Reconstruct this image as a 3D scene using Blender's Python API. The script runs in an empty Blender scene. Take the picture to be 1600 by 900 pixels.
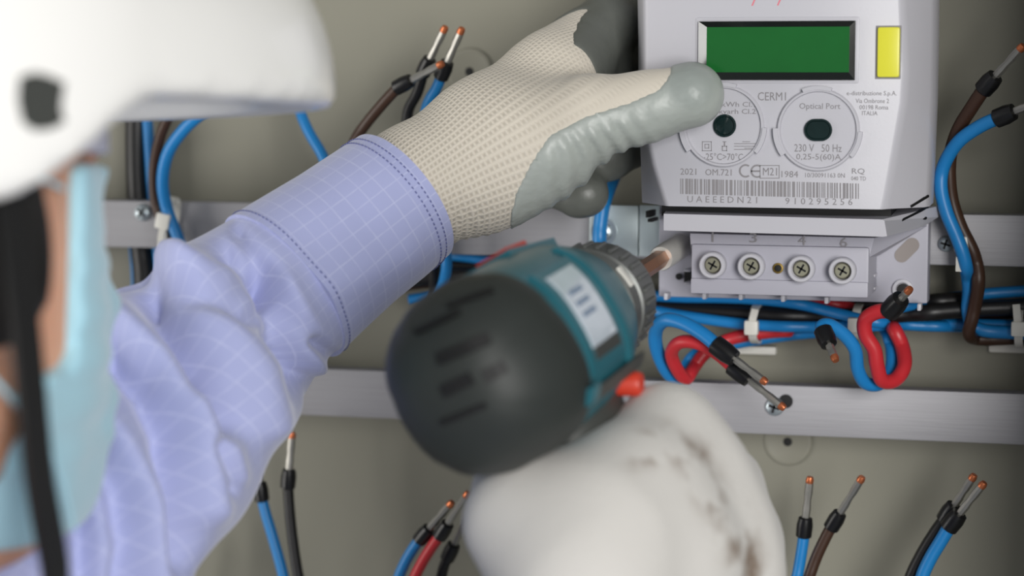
import bpy, bmesh, math, random
import numpy as np
from mathutils import Vector, Matrix, Quaternion
random.seed(7); np.random.seed(7)
sc = bpy.context.scene
COL = sc.collection
# ------------------------------------------------------------------ camera
FOC = 80.0
YAW, PITCH = math.radians(15), math.radians(5.5)
F = Vector((-math.sin(YAW)*math.cos(PITCH), math.cos(YAW)*math.cos(PITCH), -math.sin(PITCH)))
CAMPOS = F * -1.095
cd = bpy.data.cameras.new('camera'); cam = bpy.data.objects.new('camera', cd); COL.objects.link(cam)
cam.rotation_euler = F.to_track_quat('-Z', 'Y').to_euler()
cam.location = CAMPOS
cd.lens = FOC; cd.sensor_width = 36; cd.clip_start = 0.02; cd.clip_end = 50
cd.dof.use_dof = True; cd.dof.focus_distance = 0.962; cd.dof.aperture_fstop = 5.2; cd.dof.aperture_blades = 9
sc.camera = cam
# ------------------------------------------------------------------ world and lights
w = bpy.data.worlds.new('world'); sc.world = w; w.use_nodes = True
bg = w.node_tree.nodes['Background']; bg.inputs[0].default_value = (0.93, 0.97, 1.0, 1); bg.inputs[1].default_value = 0.22
def area(name, loc, target, size, power, color):
    l = bpy.data.lights.new(name, 'AREA'); l.shape = 'RECTANGLE'; l.size, l.size_y = size; l.energy = power; l.color = color
    o = bpy.data.objects.new(name, l); COL.objects.link(o); o.location = loc
    o.rotation_euler = (Vector(target) - Vector(loc)).to_track_quat('-Z', 'Y').to_euler(); return o
area('window_light', (1.02, -1.88, 0.22), (0.0, -0.1, 0.0), (0.7, 1.0), 33, (1.0, 0.985, 0.96))
area('fill_light', (-1.25, -0.95, -0.15), (-0.1, 0.0, -0.1), (0.7, 1.2), 13, (1.0, 0.97, 0.92))  # fill lamp without a known source, added to brighten the back panel at left
sc.view_settings.view_transform = 'Standard'; sc.view_settings.look = 'None'
sc.view_settings.exposure = 0.0; sc.view_settings.gamma = 1.0; sc.view_settings.use_curve_mapping = False

# ------------------------------------------------------------------ coordinate helpers
RM = cam.rotation_euler.to_matrix()
AX_R, AX_U, AX_A = RM @ Vector((1,0,0)), RM @ Vector((0,1,0)), RM @ Vector((0,0,-1))
K = 36.0/FOC/1600
BAS = np.array([AX_R, AX_U, AX_A]); CP = np.array(CAMPOS)
def ray(px, py): return (AX_R*((px-800)*K) + AX_U*((450-py)*K) + AX_A)
def P(px, py, Y):                       # photo direction meeting the plane y = Y (a distance in front of the back panel)
    r = ray(px, py); t = (Y - CAMPOS.y)/r.y; return CAMPOS + r*t
def CFr(px, py, d): return np.array(((px-800)*K*d, (450-py)*K*d, d))    # viewer-frame point (right, up, away)
def c2w(p): return np.asarray(p) @ BAS + CP
def w2c(p): return (np.asarray(p) - CP) @ BAS.T
def c2px(p):
    p = np.asarray(p); return np.stack([800 + p[...,0]/p[...,2]/K, 450 - p[...,1]/p[...,2]/K], -1)

# ------------------------------------------------------------------ materials
def lin(c):
    return tuple((v/255/12.92 if v/255 <= .04045 else ((v/255+.055)/1.055)**2.4) for v in c) + (1,)
def mat(name, rgb, rough=.5, metal=0, vary=.06, nscale=30, bump=0, bscale=200, coat=0, spec=.5, sheen=0, stretch=None, trans=0, sss=0):
    m = bpy.data.materials.new(name); m.use_nodes = True; nt = m.node_tree; b = nt.nodes['Principled BSDF']
    c = lin(rgb)
    tc = nt.nodes.new('ShaderNodeTexCoord'); co = tc.outputs['Object']
    if stretch:
        mp = nt.nodes.new('ShaderNodeMapping'); mp.inputs['Scale'].default_value = stretch; nt.links.new(co, mp.inputs[0]); co = mp.outputs[0]
    n = nt.nodes.new('ShaderNodeTexNoise'); n.inputs['Scale'].default_value = nscale; n.inputs['Detail'].default_value = 4
    nt.links.new(co, n.inputs['Vector'])
    mx = nt.nodes.new('ShaderNodeMix'); mx.data_type = 'RGBA'
    mx.inputs[6].default_value = tuple(v*(1-vary) for v in c[:3])+(1,); mx.inputs[7].default_value = tuple(min(1, v*(1+vary)) for v in c[:3])+(1,)
    nt.links.new(n.outputs['Fac'], mx.inputs[0]); nt.links.new(mx.outputs[2], b.inputs['Base Color'])
    b.inputs['Roughness'].default_value = rough; b.inputs['Metallic'].default_value = metal
    b.inputs['Coat Weight'].default_value = coat; b.inputs['Specular IOR Level'].default_value = spec
    b.inputs['Sheen Weight'].default_value = sheen; b.inputs['Transmission Weight'].default_value = trans
    if sss:
        b.inputs['Subsurface Weight'].default_value = sss; b.inputs['Subsurface Scale'].default_value = .006
    if bump:
        n2 = nt.nodes.new('ShaderNodeTexNoise'); n2.inputs['Scale'].default_value = bscale; nt.links.new(co, n2.inputs['Vector'])
        bp = nt.nodes.new('ShaderNodeBump'); bp.inputs['Strength'].default_value = bump; bp.inputs['Distance'].default_value = .001
        nt.links.new(n2.outputs['Fac'], bp.inputs['Height']); nt.links.new(bp.outputs[0], b.inputs['Normal'])
    m['mix'] = mx.name
    return m
def nd(nt, op, a, b=None, c=None):
    n = nt.nodes.new('ShaderNodeMath'); n.operation = op
    for i, v in enumerate((a, b, c)):
        if v is None: continue
        if isinstance(v, (int, float)): n.inputs[i].default_value = v
        else: nt.links.new(v, n.inputs[i])
    return n.outputs[0]

M = {}
M['wall'] = mat('painted_panel', (134,132,119), .55, vary=.03, nscale=6, bump=.05, bscale=400)
M['alu'] = mat('brushed_aluminium', (160,159,163), .55, .5, vary=.12, nscale=40, bump=.08, bscale=60, stretch=(.6,8,30))
M['galv'] = mat('galvanised_steel', (200,212,214), .4, .5, vary=.06, nscale=80)
M['zinc'] = mat('zinc_screw', (180,190,195), .38, .8, vary=.1)
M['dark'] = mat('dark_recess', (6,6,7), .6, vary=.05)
M['blue'] = mat('blue_insulation', (26,126,194), .38, vary=.05)
M['red'] = mat('red_insulation', (196,44,52), .38, vary=.05)
M['brown'] = mat('brown_insulation', (64,42,30), .42, vary=.08)
M['black'] = mat('black_insulation', (24,23,24), .4, vary=.08)
M['collar'] = mat('black_collar', (16,16,18), .32, vary=.08)
M['tin'] = mat('tinned_sleeve', (166,164,158), .38, .85, vary=.12, nscale=300)
M['copper'] = mat('copper', (205,120,80), .35, .75, vary=.12, nscale=300)
M['sock'] = mat('socket_steel', (208,206,200), .4, .3)
M['nylon'] = mat('white_nylon', (222,220,212), .4, vary=.03)
M['meter'] = mat('lavender_white_plastic', (193,192,199), .38, vary=.012, bump=.03, bscale=900)
M['base'] = mat('grey_white_plastic', (174,173,184), .45, vary=.012, bump=.03, bscale=900)
M['print'] = mat('grey_print', (138,135,138), .6, vary=.05)
M['redprint'] = mat('red_print', (226,120,135), .6, vary=.05)
M['bezel'] = mat('black_bezel', (22,26,25), .15, vary=.03)
M['screen'] = mat('green_lcd', (22,98,40), .14, vary=.12, nscale=60, coat=.4)
M['yellow'] = mat('yellow_button', (226,222,62), .35, vary=.04)
M['lens'] = mat('dark_lens', (20,38,38), .12, vary=.3, nscale=200)
M['tscrew'] = mat('dull_screw', (168,166,146), .35, .7)
M['brass'] = mat('brass', (150,125,70), .35, .8)
M['teal'] = mat('teal_plastic', (38,100,112), .36, vary=.08, nscale=60)
M['rubber'] = mat('dark_grey_rubber', (46,50,48), .52, spec=.35, vary=.1, nscale=60)
M['softgrip'] = mat('grey_rubber_grip', (62,64,61), .5, vary=.1, nscale=60)
M['gear'] = mat('grey_metal_collar', (104,106,104), .4, .5, vary=.12, nscale=60)
M['orange'] = mat('red_orange_switch', (205,62,42), .4)
M['sticker'] = mat('blue_white_sticker', (206,216,226), .2, vary=.12, nscale=60, coat=.5)
M['bit'] = mat('bronze_bit', (176,122,88), .35, .7, vary=.15, nscale=200)
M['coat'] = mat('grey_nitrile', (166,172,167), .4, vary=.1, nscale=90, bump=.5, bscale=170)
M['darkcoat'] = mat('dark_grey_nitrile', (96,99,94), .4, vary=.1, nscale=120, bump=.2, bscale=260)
M['helmet'] = mat('white_helmet_shell', (250,249,246), .3, vary=.005, coat=.3)
M['mask'] = mat('pale_blue_mask', (170,216,232), .8, vary=.03, sheen=.3)
M['skin'] = mat('skin', (214,160,132), .5, vary=.08, nscale=40, sss=.15)
M['hair'] = mat('black_hair', (22,20,20), .55, vary=.3, nscale=300, bump=.6, bscale=400)
M['strap'] = mat('black_webbing', (18,18,19), .6)
M['thread'] = mat('seam_thread', (104,110,160), .8)
M['visorband'] = mat('pale_sweatband', (205,205,222), .7)
M['eyewhite'] = mat('eye_white', (235,232,228), .2)
M['iris'] = mat('dark_iris', (50,34,24), .15)

def worn(m, dark):
    nt = m.node_tree; b = nt.nodes['Principled BSDF']; at = nt.nodes.new('ShaderNodeAttribute'); at.attribute_name = 'worn'
    m2 = nt.nodes.new('ShaderNodeMix'); m2.data_type = 'RGBA'; nt.links.new(nt.nodes[m['mix']].outputs[2], m2.inputs[6]); m2.inputs[7].default_value = lin(dark)
    nt.links.new(at.outputs['Fac'], m2.inputs[0]); nt.links.new(m2.outputs[2], b.inputs['Base Color'])
worn(M['coat'], (150,157,153))
def knit():
    m = mat('cream_knit', (212,204,190), .85, vary=.12, nscale=28, sheen=.2); nt = m.node_tree; b = nt.nodes['Principled BSDF']
    at = nt.nodes.new('ShaderNodeAttribute'); at.attribute_name = 'weave'
    sp = nt.nodes.new('ShaderNodeSeparateXYZ'); nt.links.new(at.outputs['Vector'], sp.inputs[0])
    T = 2*math.pi
    a = nd(nt, 'SINE', nd(nt, 'MULTIPLY', sp.outputs[0], T/.0021)); c = nd(nt, 'SINE', nd(nt, 'MULTIPLY', sp.outputs[1], T/.0023))
    a = nd(nt, 'MULTIPLY_ADD', a, .5, .5); c = nd(nt, 'MULTIPLY_ADD', c, .5, .5)
    h = nd(nt, 'MAXIMUM', nd(nt, 'MULTIPLY', a, .9), c)          # crossing cords, holes between
    h = nd(nt, 'MULTIPLY_ADD', nd(nt, 'SUBTRACT', h, 1), sp.outputs[2], 1)
    bp = nt.nodes.new('ShaderNodeBump'); bp.inputs['Strength'].default_value = .5; bp.inputs['Distance'].default_value = .001
    nt.links.new(h, bp.inputs['Height']); nt.links.new(bp.outputs[0], b.inputs['Normal'])
    mx = nt.nodes[m['mix']]
    m2 = nt.nodes.new('ShaderNodeMix'); m2.data_type = 'RGBA'; m2.inputs[6].default_value = lin((186,177,162))
    nt.links.new(mx.outputs[2], m2.inputs[7]); nt.links.new(nd(nt, 'SMOOTH_MIN', nd(nt, 'MULTIPLY', h, 1.35), 1, .2), m2.inputs[0])
    nt.links.new(m2.outputs[2], b.inputs['Base Color']); return m
M['knit'] = knit()
def dirtyglove():
    m = mat('white_dirty_glove', (208,205,200), .85, vary=.03, nscale=40, sheen=.2, bump=.2, bscale=500); nt = m.node_tree; b = nt.nodes['Principled BSDF']
    at = nt.nodes.new('ShaderNodeAttribute'); at.attribute_name = 'dirt'
    tc = nt.nodes.new('ShaderNodeTexCoord'); n = nt.nodes.new('ShaderNodeTexNoise'); n.inputs['Scale'].default_value = 75; n.inputs['Detail'].default_value = 3
    nt.links.new(tc.outputs['Object'], n.inputs['Vector'])
    r = nt.nodes.new('ShaderNodeMapRange'); r.inputs[1].default_value = .42; r.inputs[2].default_value = .68; nt.links.new(n.outputs['Fac'], r.inputs[0])
    f = nd(nt, 'MULTIPLY', at.outputs['Fac'], r.outputs[0])
    m2 = nt.nodes.new('ShaderNodeMix'); m2.data_type = 'RGBA'; nt.links.new(nt.nodes[m['mix']].outputs[2], m2.inputs[6]); m2.inputs[7].default_value = lin((128,112,98))
    nt.links.new(f, m2.inputs[0]); nt.links.new(m2.outputs[2], b.inputs['Base Color']); return m
M['dglove'] = dirtyglove()
def ripstop():
    m = mat('periwinkle_ripstop', (168,174,215), .8, vary=.03, nscale=40, sheen=.35, bump=.08, bscale=900); nt = m.node_tree; b = nt.nodes['Principled BSDF']
    at = nt.nodes.new('ShaderNodeAttribute'); at.attribute_name = 'weave'
    sp = nt.nodes.new('ShaderNodeSeparateXYZ'); nt.links.new(at.outputs['Vector'], sp.inputs[0])
    def line(o, per, wd):
        f = nd(nt, 'FRACT', nd(nt, 'DIVIDE', o, per)); d = nd(nt, 'ABSOLUTE', nd(nt, 'SUBTRACT', f, .5))
        return nd(nt, 'LESS_THAN', d, wd)
    l = nd(nt, 'MAXIMUM', line(sp.outputs[0], .0072, .035), line(sp.outputs[1], .0072, .035))
    tc = nt.nodes.new('ShaderNodeTexCoord'); n = nt.nodes.new('ShaderNodeTexNoise'); n.inputs['Scale'].default_value = 260
    nt.links.new(tc.outputs['Object'], n.inputs['Vector'])
    f = nd(nt, 'MULTIPLY', l, nd(nt, 'MULTIPLY', n.outputs['Fac'], .55))
    m2 = nt.nodes.new('ShaderNodeMix'); m2.data_type = 'RGBA'; nt.links.new(nt.nodes[m['mix']].outputs[2], m2.inputs[6]); m2.inputs[7].default_value = lin((214,218,242))
    nt.links.new(f, m2.inputs[0]); nt.links.new(m2.outputs[2], b.inputs['Base Color']); return m
M['shirt'] = ripstop()

# ------------------------------------------------------------------ object helpers
def tag(o, label=None, cat=None, group=None, kind=None):
    if label: o['label'] = label
    if cat: o['category'] = cat
    if group: o['group'] = group
    if kind: o['kind'] = kind
    return o
def wloc(o):
    v = Vector((0,0,0))
    while o is not None: v = v + o.location; o = o.parent
    return v
def empty(name, loc, label, cat, group=None):
    o = bpy.data.objects.new(name, None); o.empty_display_size = .02; COL.objects.link(o); o.location = loc
    return tag(o, label, cat, group)
def mk(name, verts, faces, m, parent=None, smooth=True, attrs=None, label=None):
    """verts in world space -> one mesh object under parent (or with its origin at its own base)."""
    V = np.asarray([tuple(v) for v in verts], dtype=float) if not isinstance(verts, np.ndarray) else verts
    if parent is None:
        org = Vector(((V[:,0].min()+V[:,0].max())/2, (V[:,1].min()+V[:,1].max())/2, V[:,2].min()))
    else: org = wloc(parent)
    V = V - np.array(org)
    me = bpy.data.meshes.new(name); me.from_pydata(V.tolist(), [], [list(map(int, f)) for f in faces]); me.validate()
    if smooth: me.polygons.foreach_set('use_smooth', [True]*len(me.polygons))
    for k, a in (attrs or {}).items():
        a = np.asarray(a, dtype=np.float32)
        at = me.attributes.new(k, 'FLOAT_VECTOR' if a.ndim == 2 else 'FLOAT', 'POINT')
        at.data.foreach_set('vector' if a.ndim == 2 else 'value', a.ravel())
    me.materials.append(M[m] if isinstance(m, str) else m); me.update()
    o = bpy.data.objects.new(name, me); COL.objects.link(o)
    if parent is not None: o.parent = parent
    else: o.location = org
    if label: o['label'] = label
    return o
def fix_normals(o):
    bm = bmesh.new(); bm.from_mesh(o.data); bmesh.ops.recalc_face_normals(bm, faces=bm.faces); bm.to_mesh(o.data); bm.free(); return o
def sharp(o, ang=35):
    me = o.data; bm = bmesh.new(); bm.from_mesh(me)
    bmesh.ops.recalc_face_normals(bm, faces=bm.faces)
    for e in bm.edges:
        e.smooth = not (len(e.link_faces) == 2 and e.calc_face_angle(0) > math.radians(ang))
    bm.to_mesh(me); bm.free(); return o
def bmobj(name, bm, m, parent=None, label=None, ang=35):
    bm.verts.ensure_lookup_table()
    o = mk(name, np.array([v.co[:] for v in bm.verts]), [[v.index for v in f.verts] for f in bm.faces], m, parent, label=label)
    bm.free(); return sharp(o, ang)
def box_bm(lo, hi, bev=0, seg=2, mtx=None):
    bm = bmesh.new(); bmesh.ops.create_cube(bm, size=1)
    lo, hi = Vector(lo), Vector(hi)
    for v in bm.verts: v.co = Vector(((v.co[i]+.5)*(hi[i]-lo[i])+lo[i]) for i in range(3))
    if bev: bmesh.ops.bevel(bm, geom=bm.edges[:], offset=bev, segments=seg, profile=.6, affect='EDGES')
    if mtx is not None: bm.transform(mtx)
    bm.verts.index_update(); return bm
def box(name, lo, hi, m, parent=None, bev=0, mtx=None, label=None): return bmobj(name, box_bm(lo, hi, bev, 2, mtx), m, parent, label)
def frame(axis, up=None):
    z = Vector(axis).normalized(); up = Vector(up or (0,0,1))
    if abs(z.dot(up)) > .98: up = Vector((1,0,0))
    x = up.cross(z).normalized(); y = z.cross(x); return Matrix((x, y, z)).transposed()
def lathe(name, prof, o, axis, m, parent, n=32, label=None, ang=35):
    """prof: (radius, along) pairs; closes at both ends."""
    R = frame(axis); o = Vector(o); V = []; Fc = []
    for r, t in prof:
        for k in range(n):
            a = 2*math.pi*k/n; V.append(o + R @ Vector((r*math.cos(a), r*math.sin(a), t)))
    for i in range(len(prof)-1):
        for k in range(n): Fc.append((i*n+k, i*n+(k+1)%n, (i+1)*n+(k+1)%n, (i+1)*n+k))
    Fc.append(tuple(range(n))[::-1]); Fc.append(tuple((len(prof)-1)*n+k for k in range(n)))
    return sharp(mk(name, V, Fc, m, parent, label=label), ang)
def catmull(pts, sub=10):
    p = [np.array(tuple(q), float) for q in pts]; p = [2*p[0]-p[1]] + p + [2*p[-1]-p[-2]]; out = []
    for i in range(1, len(p)-2):
        for s in range(sub):
            t = s/sub; a, b, c, d = p[i-1], p[i], p[i+1], p[i+2]
            out.append(.5*((2*b)+(c-a)*t+(2*a-5*b+4*c-d)*t*t+(-a+3*b-3*c+d)*t**3))
    out.append(p[-2]); return np.array(out)
def tube_vf(path, r, n=12, flat=None):
    path = np.asarray(path, float); V = []; Fc = []; prev = None
    rr = r if hasattr(r, '__len__') else [r]*len(path)
    for i in range(len(path)):
        t = path[min(i+1, len(path)-1)] - path[max(i-1, 0)]; t = t/np.linalg.norm(t)
        if prev is None:
            up = np.array(flat if flat is not None else (0,0,1.)); up = up if abs(t @ up) < .95 else np.array((1.,0,0))
            x = np.cross(up, t)
        else: x = prev - t*(prev @ t)
        x = x/np.linalg.norm(x); y = np.cross(t, x); prev = x
        for k in range(n):
            a = 2*math.pi*k/n; V.append(path[i] + rr[i]*(math.cos(a)*x + math.sin(a)*y))
    for i in range(len(path)-1):
        for k in range(n): Fc.append((i*n+k, i*n+(k+1)%n, (i+1)*n+(k+1)%n, (i+1)*n+k))
    Fc.append(tuple(range(n))[::-1]); Fc.append(tuple((len(path)-1)*n+k for k in range(n)))
    return np.array(V), Fc
def tube(name, path, r, m, parent, n=12, label=None):
    V, Fc = tube_vf(path, r, n); return sharp(mk(name, V, Fc, m, parent, label=label), 50)
def strap(name, path, nrm, wd, th, m, parent, label=None):
    """flat band along path; nrm: outward direction per point."""
    path = np.asarray(path, float); V = []; Fc = []
    for i in range(len(path)):
        t = path[min(i+1, len(path)-1)] - path[max(i-1, 0)]; t /= np.linalg.norm(t)
        n_ = np.array(nrm[i] if np.ndim(nrm) == 2 else nrm, float); n_ -= t*(n_ @ t); n_ /= np.linalg.norm(n_); s = np.cross(t, n_)
        for a, b in ((-1,-1),(1,-1),(1,1),(-1,1)): V.append(path[i] + s*a*wd/2 + n_*b*th/2)
    for i in range(len(path)-1):
        for k in range(4): Fc.append((i*4+k, i*4+(k+1)%4, i*4+4+(k+1)%4, i*4+4+k))
    Fc.append((3,2,1,0)); q = (len(path)-1)*4; Fc.append((q, q+1, q+2, q+3))
    return sharp(mk(name, V, Fc, m, parent, label=label))
# ------------------------------------------------------------------ distance-field modelling (for continuous organic shapes)
def rc(p, a, b, ra, rb):
    a = np.asarray(a); b = np.asarray(b); ba = b-a; pa = p-a
    h = np.clip((pa @ ba)/(ba @ ba), 0, 1); return np.linalg.norm(pa - h[:,None]*ba, axis=1) - (ra + h*(rb-ra))
def ell(p, c, r):
    q = (p-np.asarray(c)); r = np.asarray(r); k0 = np.linalg.norm(q/r, axis=1); k1 = np.linalg.norm(q/(r*r), axis=1); return k0*(k0-1)/np.maximum(k1, 1e-9)
def smin(a, b, k):
    h = np.clip(.5+.5*(b-a)/k, 0, 1); return b*(1-h)+a*h - k*h*(1-h)
def smax(a, b, k): return -smin(-a, -b, k)
def nets(f, lo, hi, h):
    lo = np.asarray(lo, float); n = np.maximum(2, np.ceil((np.asarray(hi)-lo)/h).astype(int)+1)
    g = np.stack(np.meshgrid(*[lo[i]+h*np.arange(n[i]) for i in range(3)], indexing='ij'), -1)
    D = np.concatenate([f(c) for c in np.array_split(g.reshape(-1,3), max(1, g.size//3//300000))]).reshape(n)
    S = D < 0; m = n-1; acc = np.zeros(tuple(m)+(3,)); cnt = np.zeros(tuple(m))
    for ax in range(3):
        o1, o2 = [(1,2),(0,2),(0,1)][ax]
        for a in (0,1):
            for b in (0,1):
                s0 = [None]*3; s1 = [None]*3
                s0[ax] = slice(0, m[ax]); s1[ax] = slice(1, m[ax]+1)
                for o, v in ((o1,a),(o2,b)): s0[o] = s1[o] = slice(v, v+m[o])
                d0, d1 = D[tuple(s0)], D[tuple(s1)]; cr = (d0 < 0) != (d1 < 0)
                t = np.where(cr, d0/np.where(cr, d0-d1, 1), 0)
                off = np.zeros(tuple(m)+(3,)); off[...,ax] = t; off[...,o1] = a; off[...,o2] = b
                acc += off*cr[...,None]; cnt += cr
    act = cnt > 0; idx = -np.ones(tuple(m), int); idx[act] = np.arange(act.sum())
    ijk = np.argwhere(act); V = lo + h*(ijk + acc[act]/cnt[act][:,None]); Fc = []
    for ax in range(3):
        o1, o2 = [(1,2),(2,0),(0,1)][ax]
        s0 = [slice(1, m[i]) for i in range(3)]; s1 = list(s0); s0[ax] = slice(0, m[ax]); s1[ax] = slice(1, m[ax]+1)
        A, B = S[tuple(s0)], S[tuple(s1)]
        for flip in (0, 1):
            e = np.argwhere((A & ~B) if flip == 0 else (~A & B))
            e = e + np.array([0 if i == ax else 1 for i in range(3)])
            def q(d1, d2):
                c = e.copy(); c[:,o1] -= d1; c[:,o2] -= d2; return idx[c[:,0], c[:,1], c[:,2]]
            f4 = np.stack([q(1,1), q(0,1), q(0,0), q(1,0)], 1); Fc.append(f4 if flip == 0 else f4[:,::-1])
    return V, np.concatenate(Fc)
def polydist(p, poly):
    """distance of 2D points to a polyline"""
    d = np.full(len(p), 1e9)
    for a, b in zip(poly[:-1], poly[1:]):
        a = np.array(a, float); b = np.array(b, float); ba = b-a; pa = p-a; h = np.clip((pa@ba)/(ba@ba), 0, 1); d = np.minimum(d, np.linalg.norm(pa-h[:,None]*ba, axis=1))
    return d
def inpoly(p, poly):
    c = np.zeros(len(p), bool); n = len(poly)
    for i in range(n):
        (x1,y1),(x2,y2) = poly[i], poly[(i+1)%n]
        if y1 == y2: continue
        c ^= ((y1 > p[:,1]) != (y2 > p[:,1])) & (p[:,0] < (x2-x1)*(p[:,1]-y1)/(y2-y1)+x1)
    return c

# ================================================================== THE SETTING
wall = box('wall_back', (-.85, 0, -.75), (.75, .02, .75), 'wall'); tag(wall, 'grey painted back panel of the meter cabinet', kind='structure')
RAILF = -.032
def rail(n, z0, z1, label):
    o = box('trim_%d' % n, (-.85, RAILF, z0), (.2815, RAILF+.012, z1), 'alu', bev=.0007); tag(o, label, kind='structure')
    for x in (-.62, -.34, .265): box('stand_off', (x-.012, RAILF+.0118, z0+.004), (x+.012, 0, z1-.004), 'alu', o, .0005)
zu1, zu0 = P(1500, 335, RAILF).z, P(1500, 415, RAILF).z
zl1, zl0 = P(1300, 605, RAILF).z, P(1300, 683, RAILF).z
rail(1, zu0, zu1, 'upper aluminium mounting rail behind the meter'); rail(2, zl0, zl1, 'lower aluminium mounting rail under the meter')
wr_ = box('wall_right_blocker', (.282, -.185, -.75), (.297, 0, .75), 'wall', bev=.001); tag(wr_, 'unseen grey side panel added to shade the right of the back panel', kind='structure')  # out-of-view panel added to keep key light off the back panel's right
# round knock-outs of the panel
for px, py in ((1231, 690), (734, 112)):
    c = P(px, py, -.0005)
    lathe('knockout_disc', [(.0115,0),(.0112,.0005),(.0105,.0009),(.0095,.0009),(.0088,.0006),(.0001,.0006)], c, (0,-1,0), 'wall', wall, 40)
    lathe('knockout_hole', [(.0021,.0004),(.0021,.0008),(.0001,.0009)], c, (0,-1,0), 'dark', wall, 16, label='small black hole')

# ================================================================== ELECTRICITY METER
mroot = empty('electricity_meter', P(1225, 478, -.04), 'white electricity meter with green display mounted on the upper rail', 'meter')
YF, YM, YB = -.105, -.082, -.05
def rowpts(py, xl, xfl, xfr, xr):
    z = P(1225, py, YF).z
    def X(px, Y): return P(px, py, Y).x
    return [(X(xl+2,YM),YB,z),(X(xl,YM),YM+.004,z),(X(xl,YM)+.0004,YM,z),(X(xfl-3,YF),YF+.0035,z),(X(xfl,YF)+.0008,YF+.0008,z),(X(xfl+9,YF),YF,z),(X(xfr-9,YF),YF,z),(X(xfr,YF)-.0008,YF+.0008,z),
            (X(xfr+5,YF),YF+.005,z),(X(xr,YM)-.0015,YM-.002,z),(X(xr,YM),YM+.004,z),(X(xr-2,YM),YB,z)]
rows = [(-190,993,1003,1408,1461),(-60,994,1003,1408,1461),(60,996,1004,1413,1460),(110,996,1004,1416,1459),(160,997,1004,1413,1458),(210,998,1008,1404,1456),(260,1000,1018,1395,1454),(300,1001,1030,1388,1452),(325,1002,1038,1382,1451)]
V = []; Fc = []
for r in rows: V += rowpts(*r)
n = 12
for i in range(len(rows)-1):
    for k in range(n): Fc.append((i*n+k, i*n+(k+1)%n, (i+1)*n+(k+1)%n, (i+1)*n+k))
Fc.append(tuple(range(n))); Fc.append(tuple((len(rows)-1)*n+k for k in range(n)))
housing = sharp(mk('housing', V, Fc, 'meter', mroot), 50)
def mbox(name, x0, y0, x1, y1, Y0, Y1, m, parent=mroot, bev=.0008, ref=None, label=None):
    """axis-aligned box whose front (Y1) spans photo positions"""
    a, b = P(x0, (y0), Y1), P(x1, y1, Y1)
    za, zb = P((x0+x1)/2, y0, Y1).z, P((x0+x1)/2, y1, Y1).z
    return box(name, (a.x, min(Y0,Y1), min(za,zb)), (b.x, max(Y0,Y1), max(za,zb)), m, parent, bev, label=label)
# base plate, stepped skirt and terminal block
base = mbox('base_plate', 1030, 300, 1449, 469, RAILF, -.045, 'base', bev=.001)
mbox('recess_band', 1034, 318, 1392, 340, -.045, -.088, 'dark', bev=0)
def prism(name, pts0, Y0, pts1, Y1, m, parent, bevlabel=None, label=None):
    n = len(pts0); V = [P(x,y,Y1) for x,y in pts0]; V = [Vector((v.x, Y0, v.z)) for v in V] + [P(x,y,Y1) for x,y in pts1]
    Fc = [tuple(range(n)), tuple(range(n, 2*n))] + [(i,(i+1)%n,n+(i+1)%n,n+i) for i in range(n)]
    return sharp(mk(name, V, Fc, m, parent, label=label))
skirt = prism('skirt', [(1012,328),(1450,334),(1450,352),(1425,368),(1385,372),(1030,362)], -.046, [(1037,334),(1378,343),(1382,345),(1386,369),(1380,370),(1037,360)], -.101, 'meter', mroot)
prism('terminal_cover', [(1078,355),(1440,360),(1362,408),(1080,402)], -.046, [(1078,365),(1366,372),(1358,402),(1080,392)], -.076, 'base', mroot)
tb = mbox('terminal_block', 1080, 384, 1357, 459, -.045, -.078, 'base', bev=.0012)
tbp = mbox('terminal_lip', 1079, 438, 1356, 462, -.045, -.079, 'base', bev=.0008)
for px, py in ((1116,413),(1176,415),(1254,419),(1318,422)):
    c = P(px, py, -.078)
    s = lathe('terminal_sleeve', [(.0058,0),(.0058,.0055),(.0053,.0062),(.0042,.0062),(.0038,.0055),(.0038,.001),(.0001,.001)], c, (0,-1,0), 'meter', mroot, 32)
    h = lathe('terminal_screw', [(.0035,.001),(.0035,.0034),(.0029,.0041),(.0001,.0041)], c, (0,-1,0), 'tscrew', s, 24, label='dull silver terminal screw')
    for a in (.5, .5+math.pi/2):
        mt = Matrix.Translation(c + Vector((0,-.0041,0))) @ Matrix.Rotation(a, 4, 'Y')
        bmobj('screw_slot', box_bm((-.0022,-.0002,-.0004), (.0022,.0003,.0004), mtx=mt), 'dark', s)
lathe('brass_port', [(.0023,0),(.0023,.0008),(.0016,.0009),(.0015,.0002),(.0001,.0002)], P(1216,419,-.078), (0,-1,0), 'brass', mroot, 20)
lathe('brass_port', [(.0014,0),(.0014,.0006),(.0001,.0007)], P(1216,419,-.0782), (0,-1,0), 'dark', mroot, 16)
# oblong hole, ringed hole, small clips and pegs on the base plate
a, b = P(1409,399,-.0455), P(1425,383,-.0455)
sd = (b-a).normalized(); pd_ = Vector((-sd.z,0,sd.x)); so = [a + pd_*.0032*math.cos(t) - sd*.0032*math.sin(t) for t in np.linspace(0,math.pi,10)] + [b - pd_*.0032*math.cos(t) + sd*.0032*math.sin(t) for t in np.linspace(0,math.pi,10)]
sharp(mk('oblong_slot', [v+Vector((0,.001,0)) for v in so]+[v+Vector((0,.0002,0)) for v in so], [tuple(range(20)), tuple(range(20,40))]+[(i,(i+1)%20,20+(i+1)%20,20+i) for i in range(20)], mat('slot_shadow', (150,142,138), .6), mroot))
lathe('ringed_hole', [(.0045,0),(.0045,.0016),(.0032,.0018),(.0028,.0006),(.0001,.0006)], P(1411,452,-.045), (0,-1,0), 'meter', mroot, 24)
lathe('ringed_hole', [(.0026,0),(.0026,.0009),(.0001,.001)], P(1411,452,-.0455), (0,-1,0), 'dark', mroot, 16)
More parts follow.
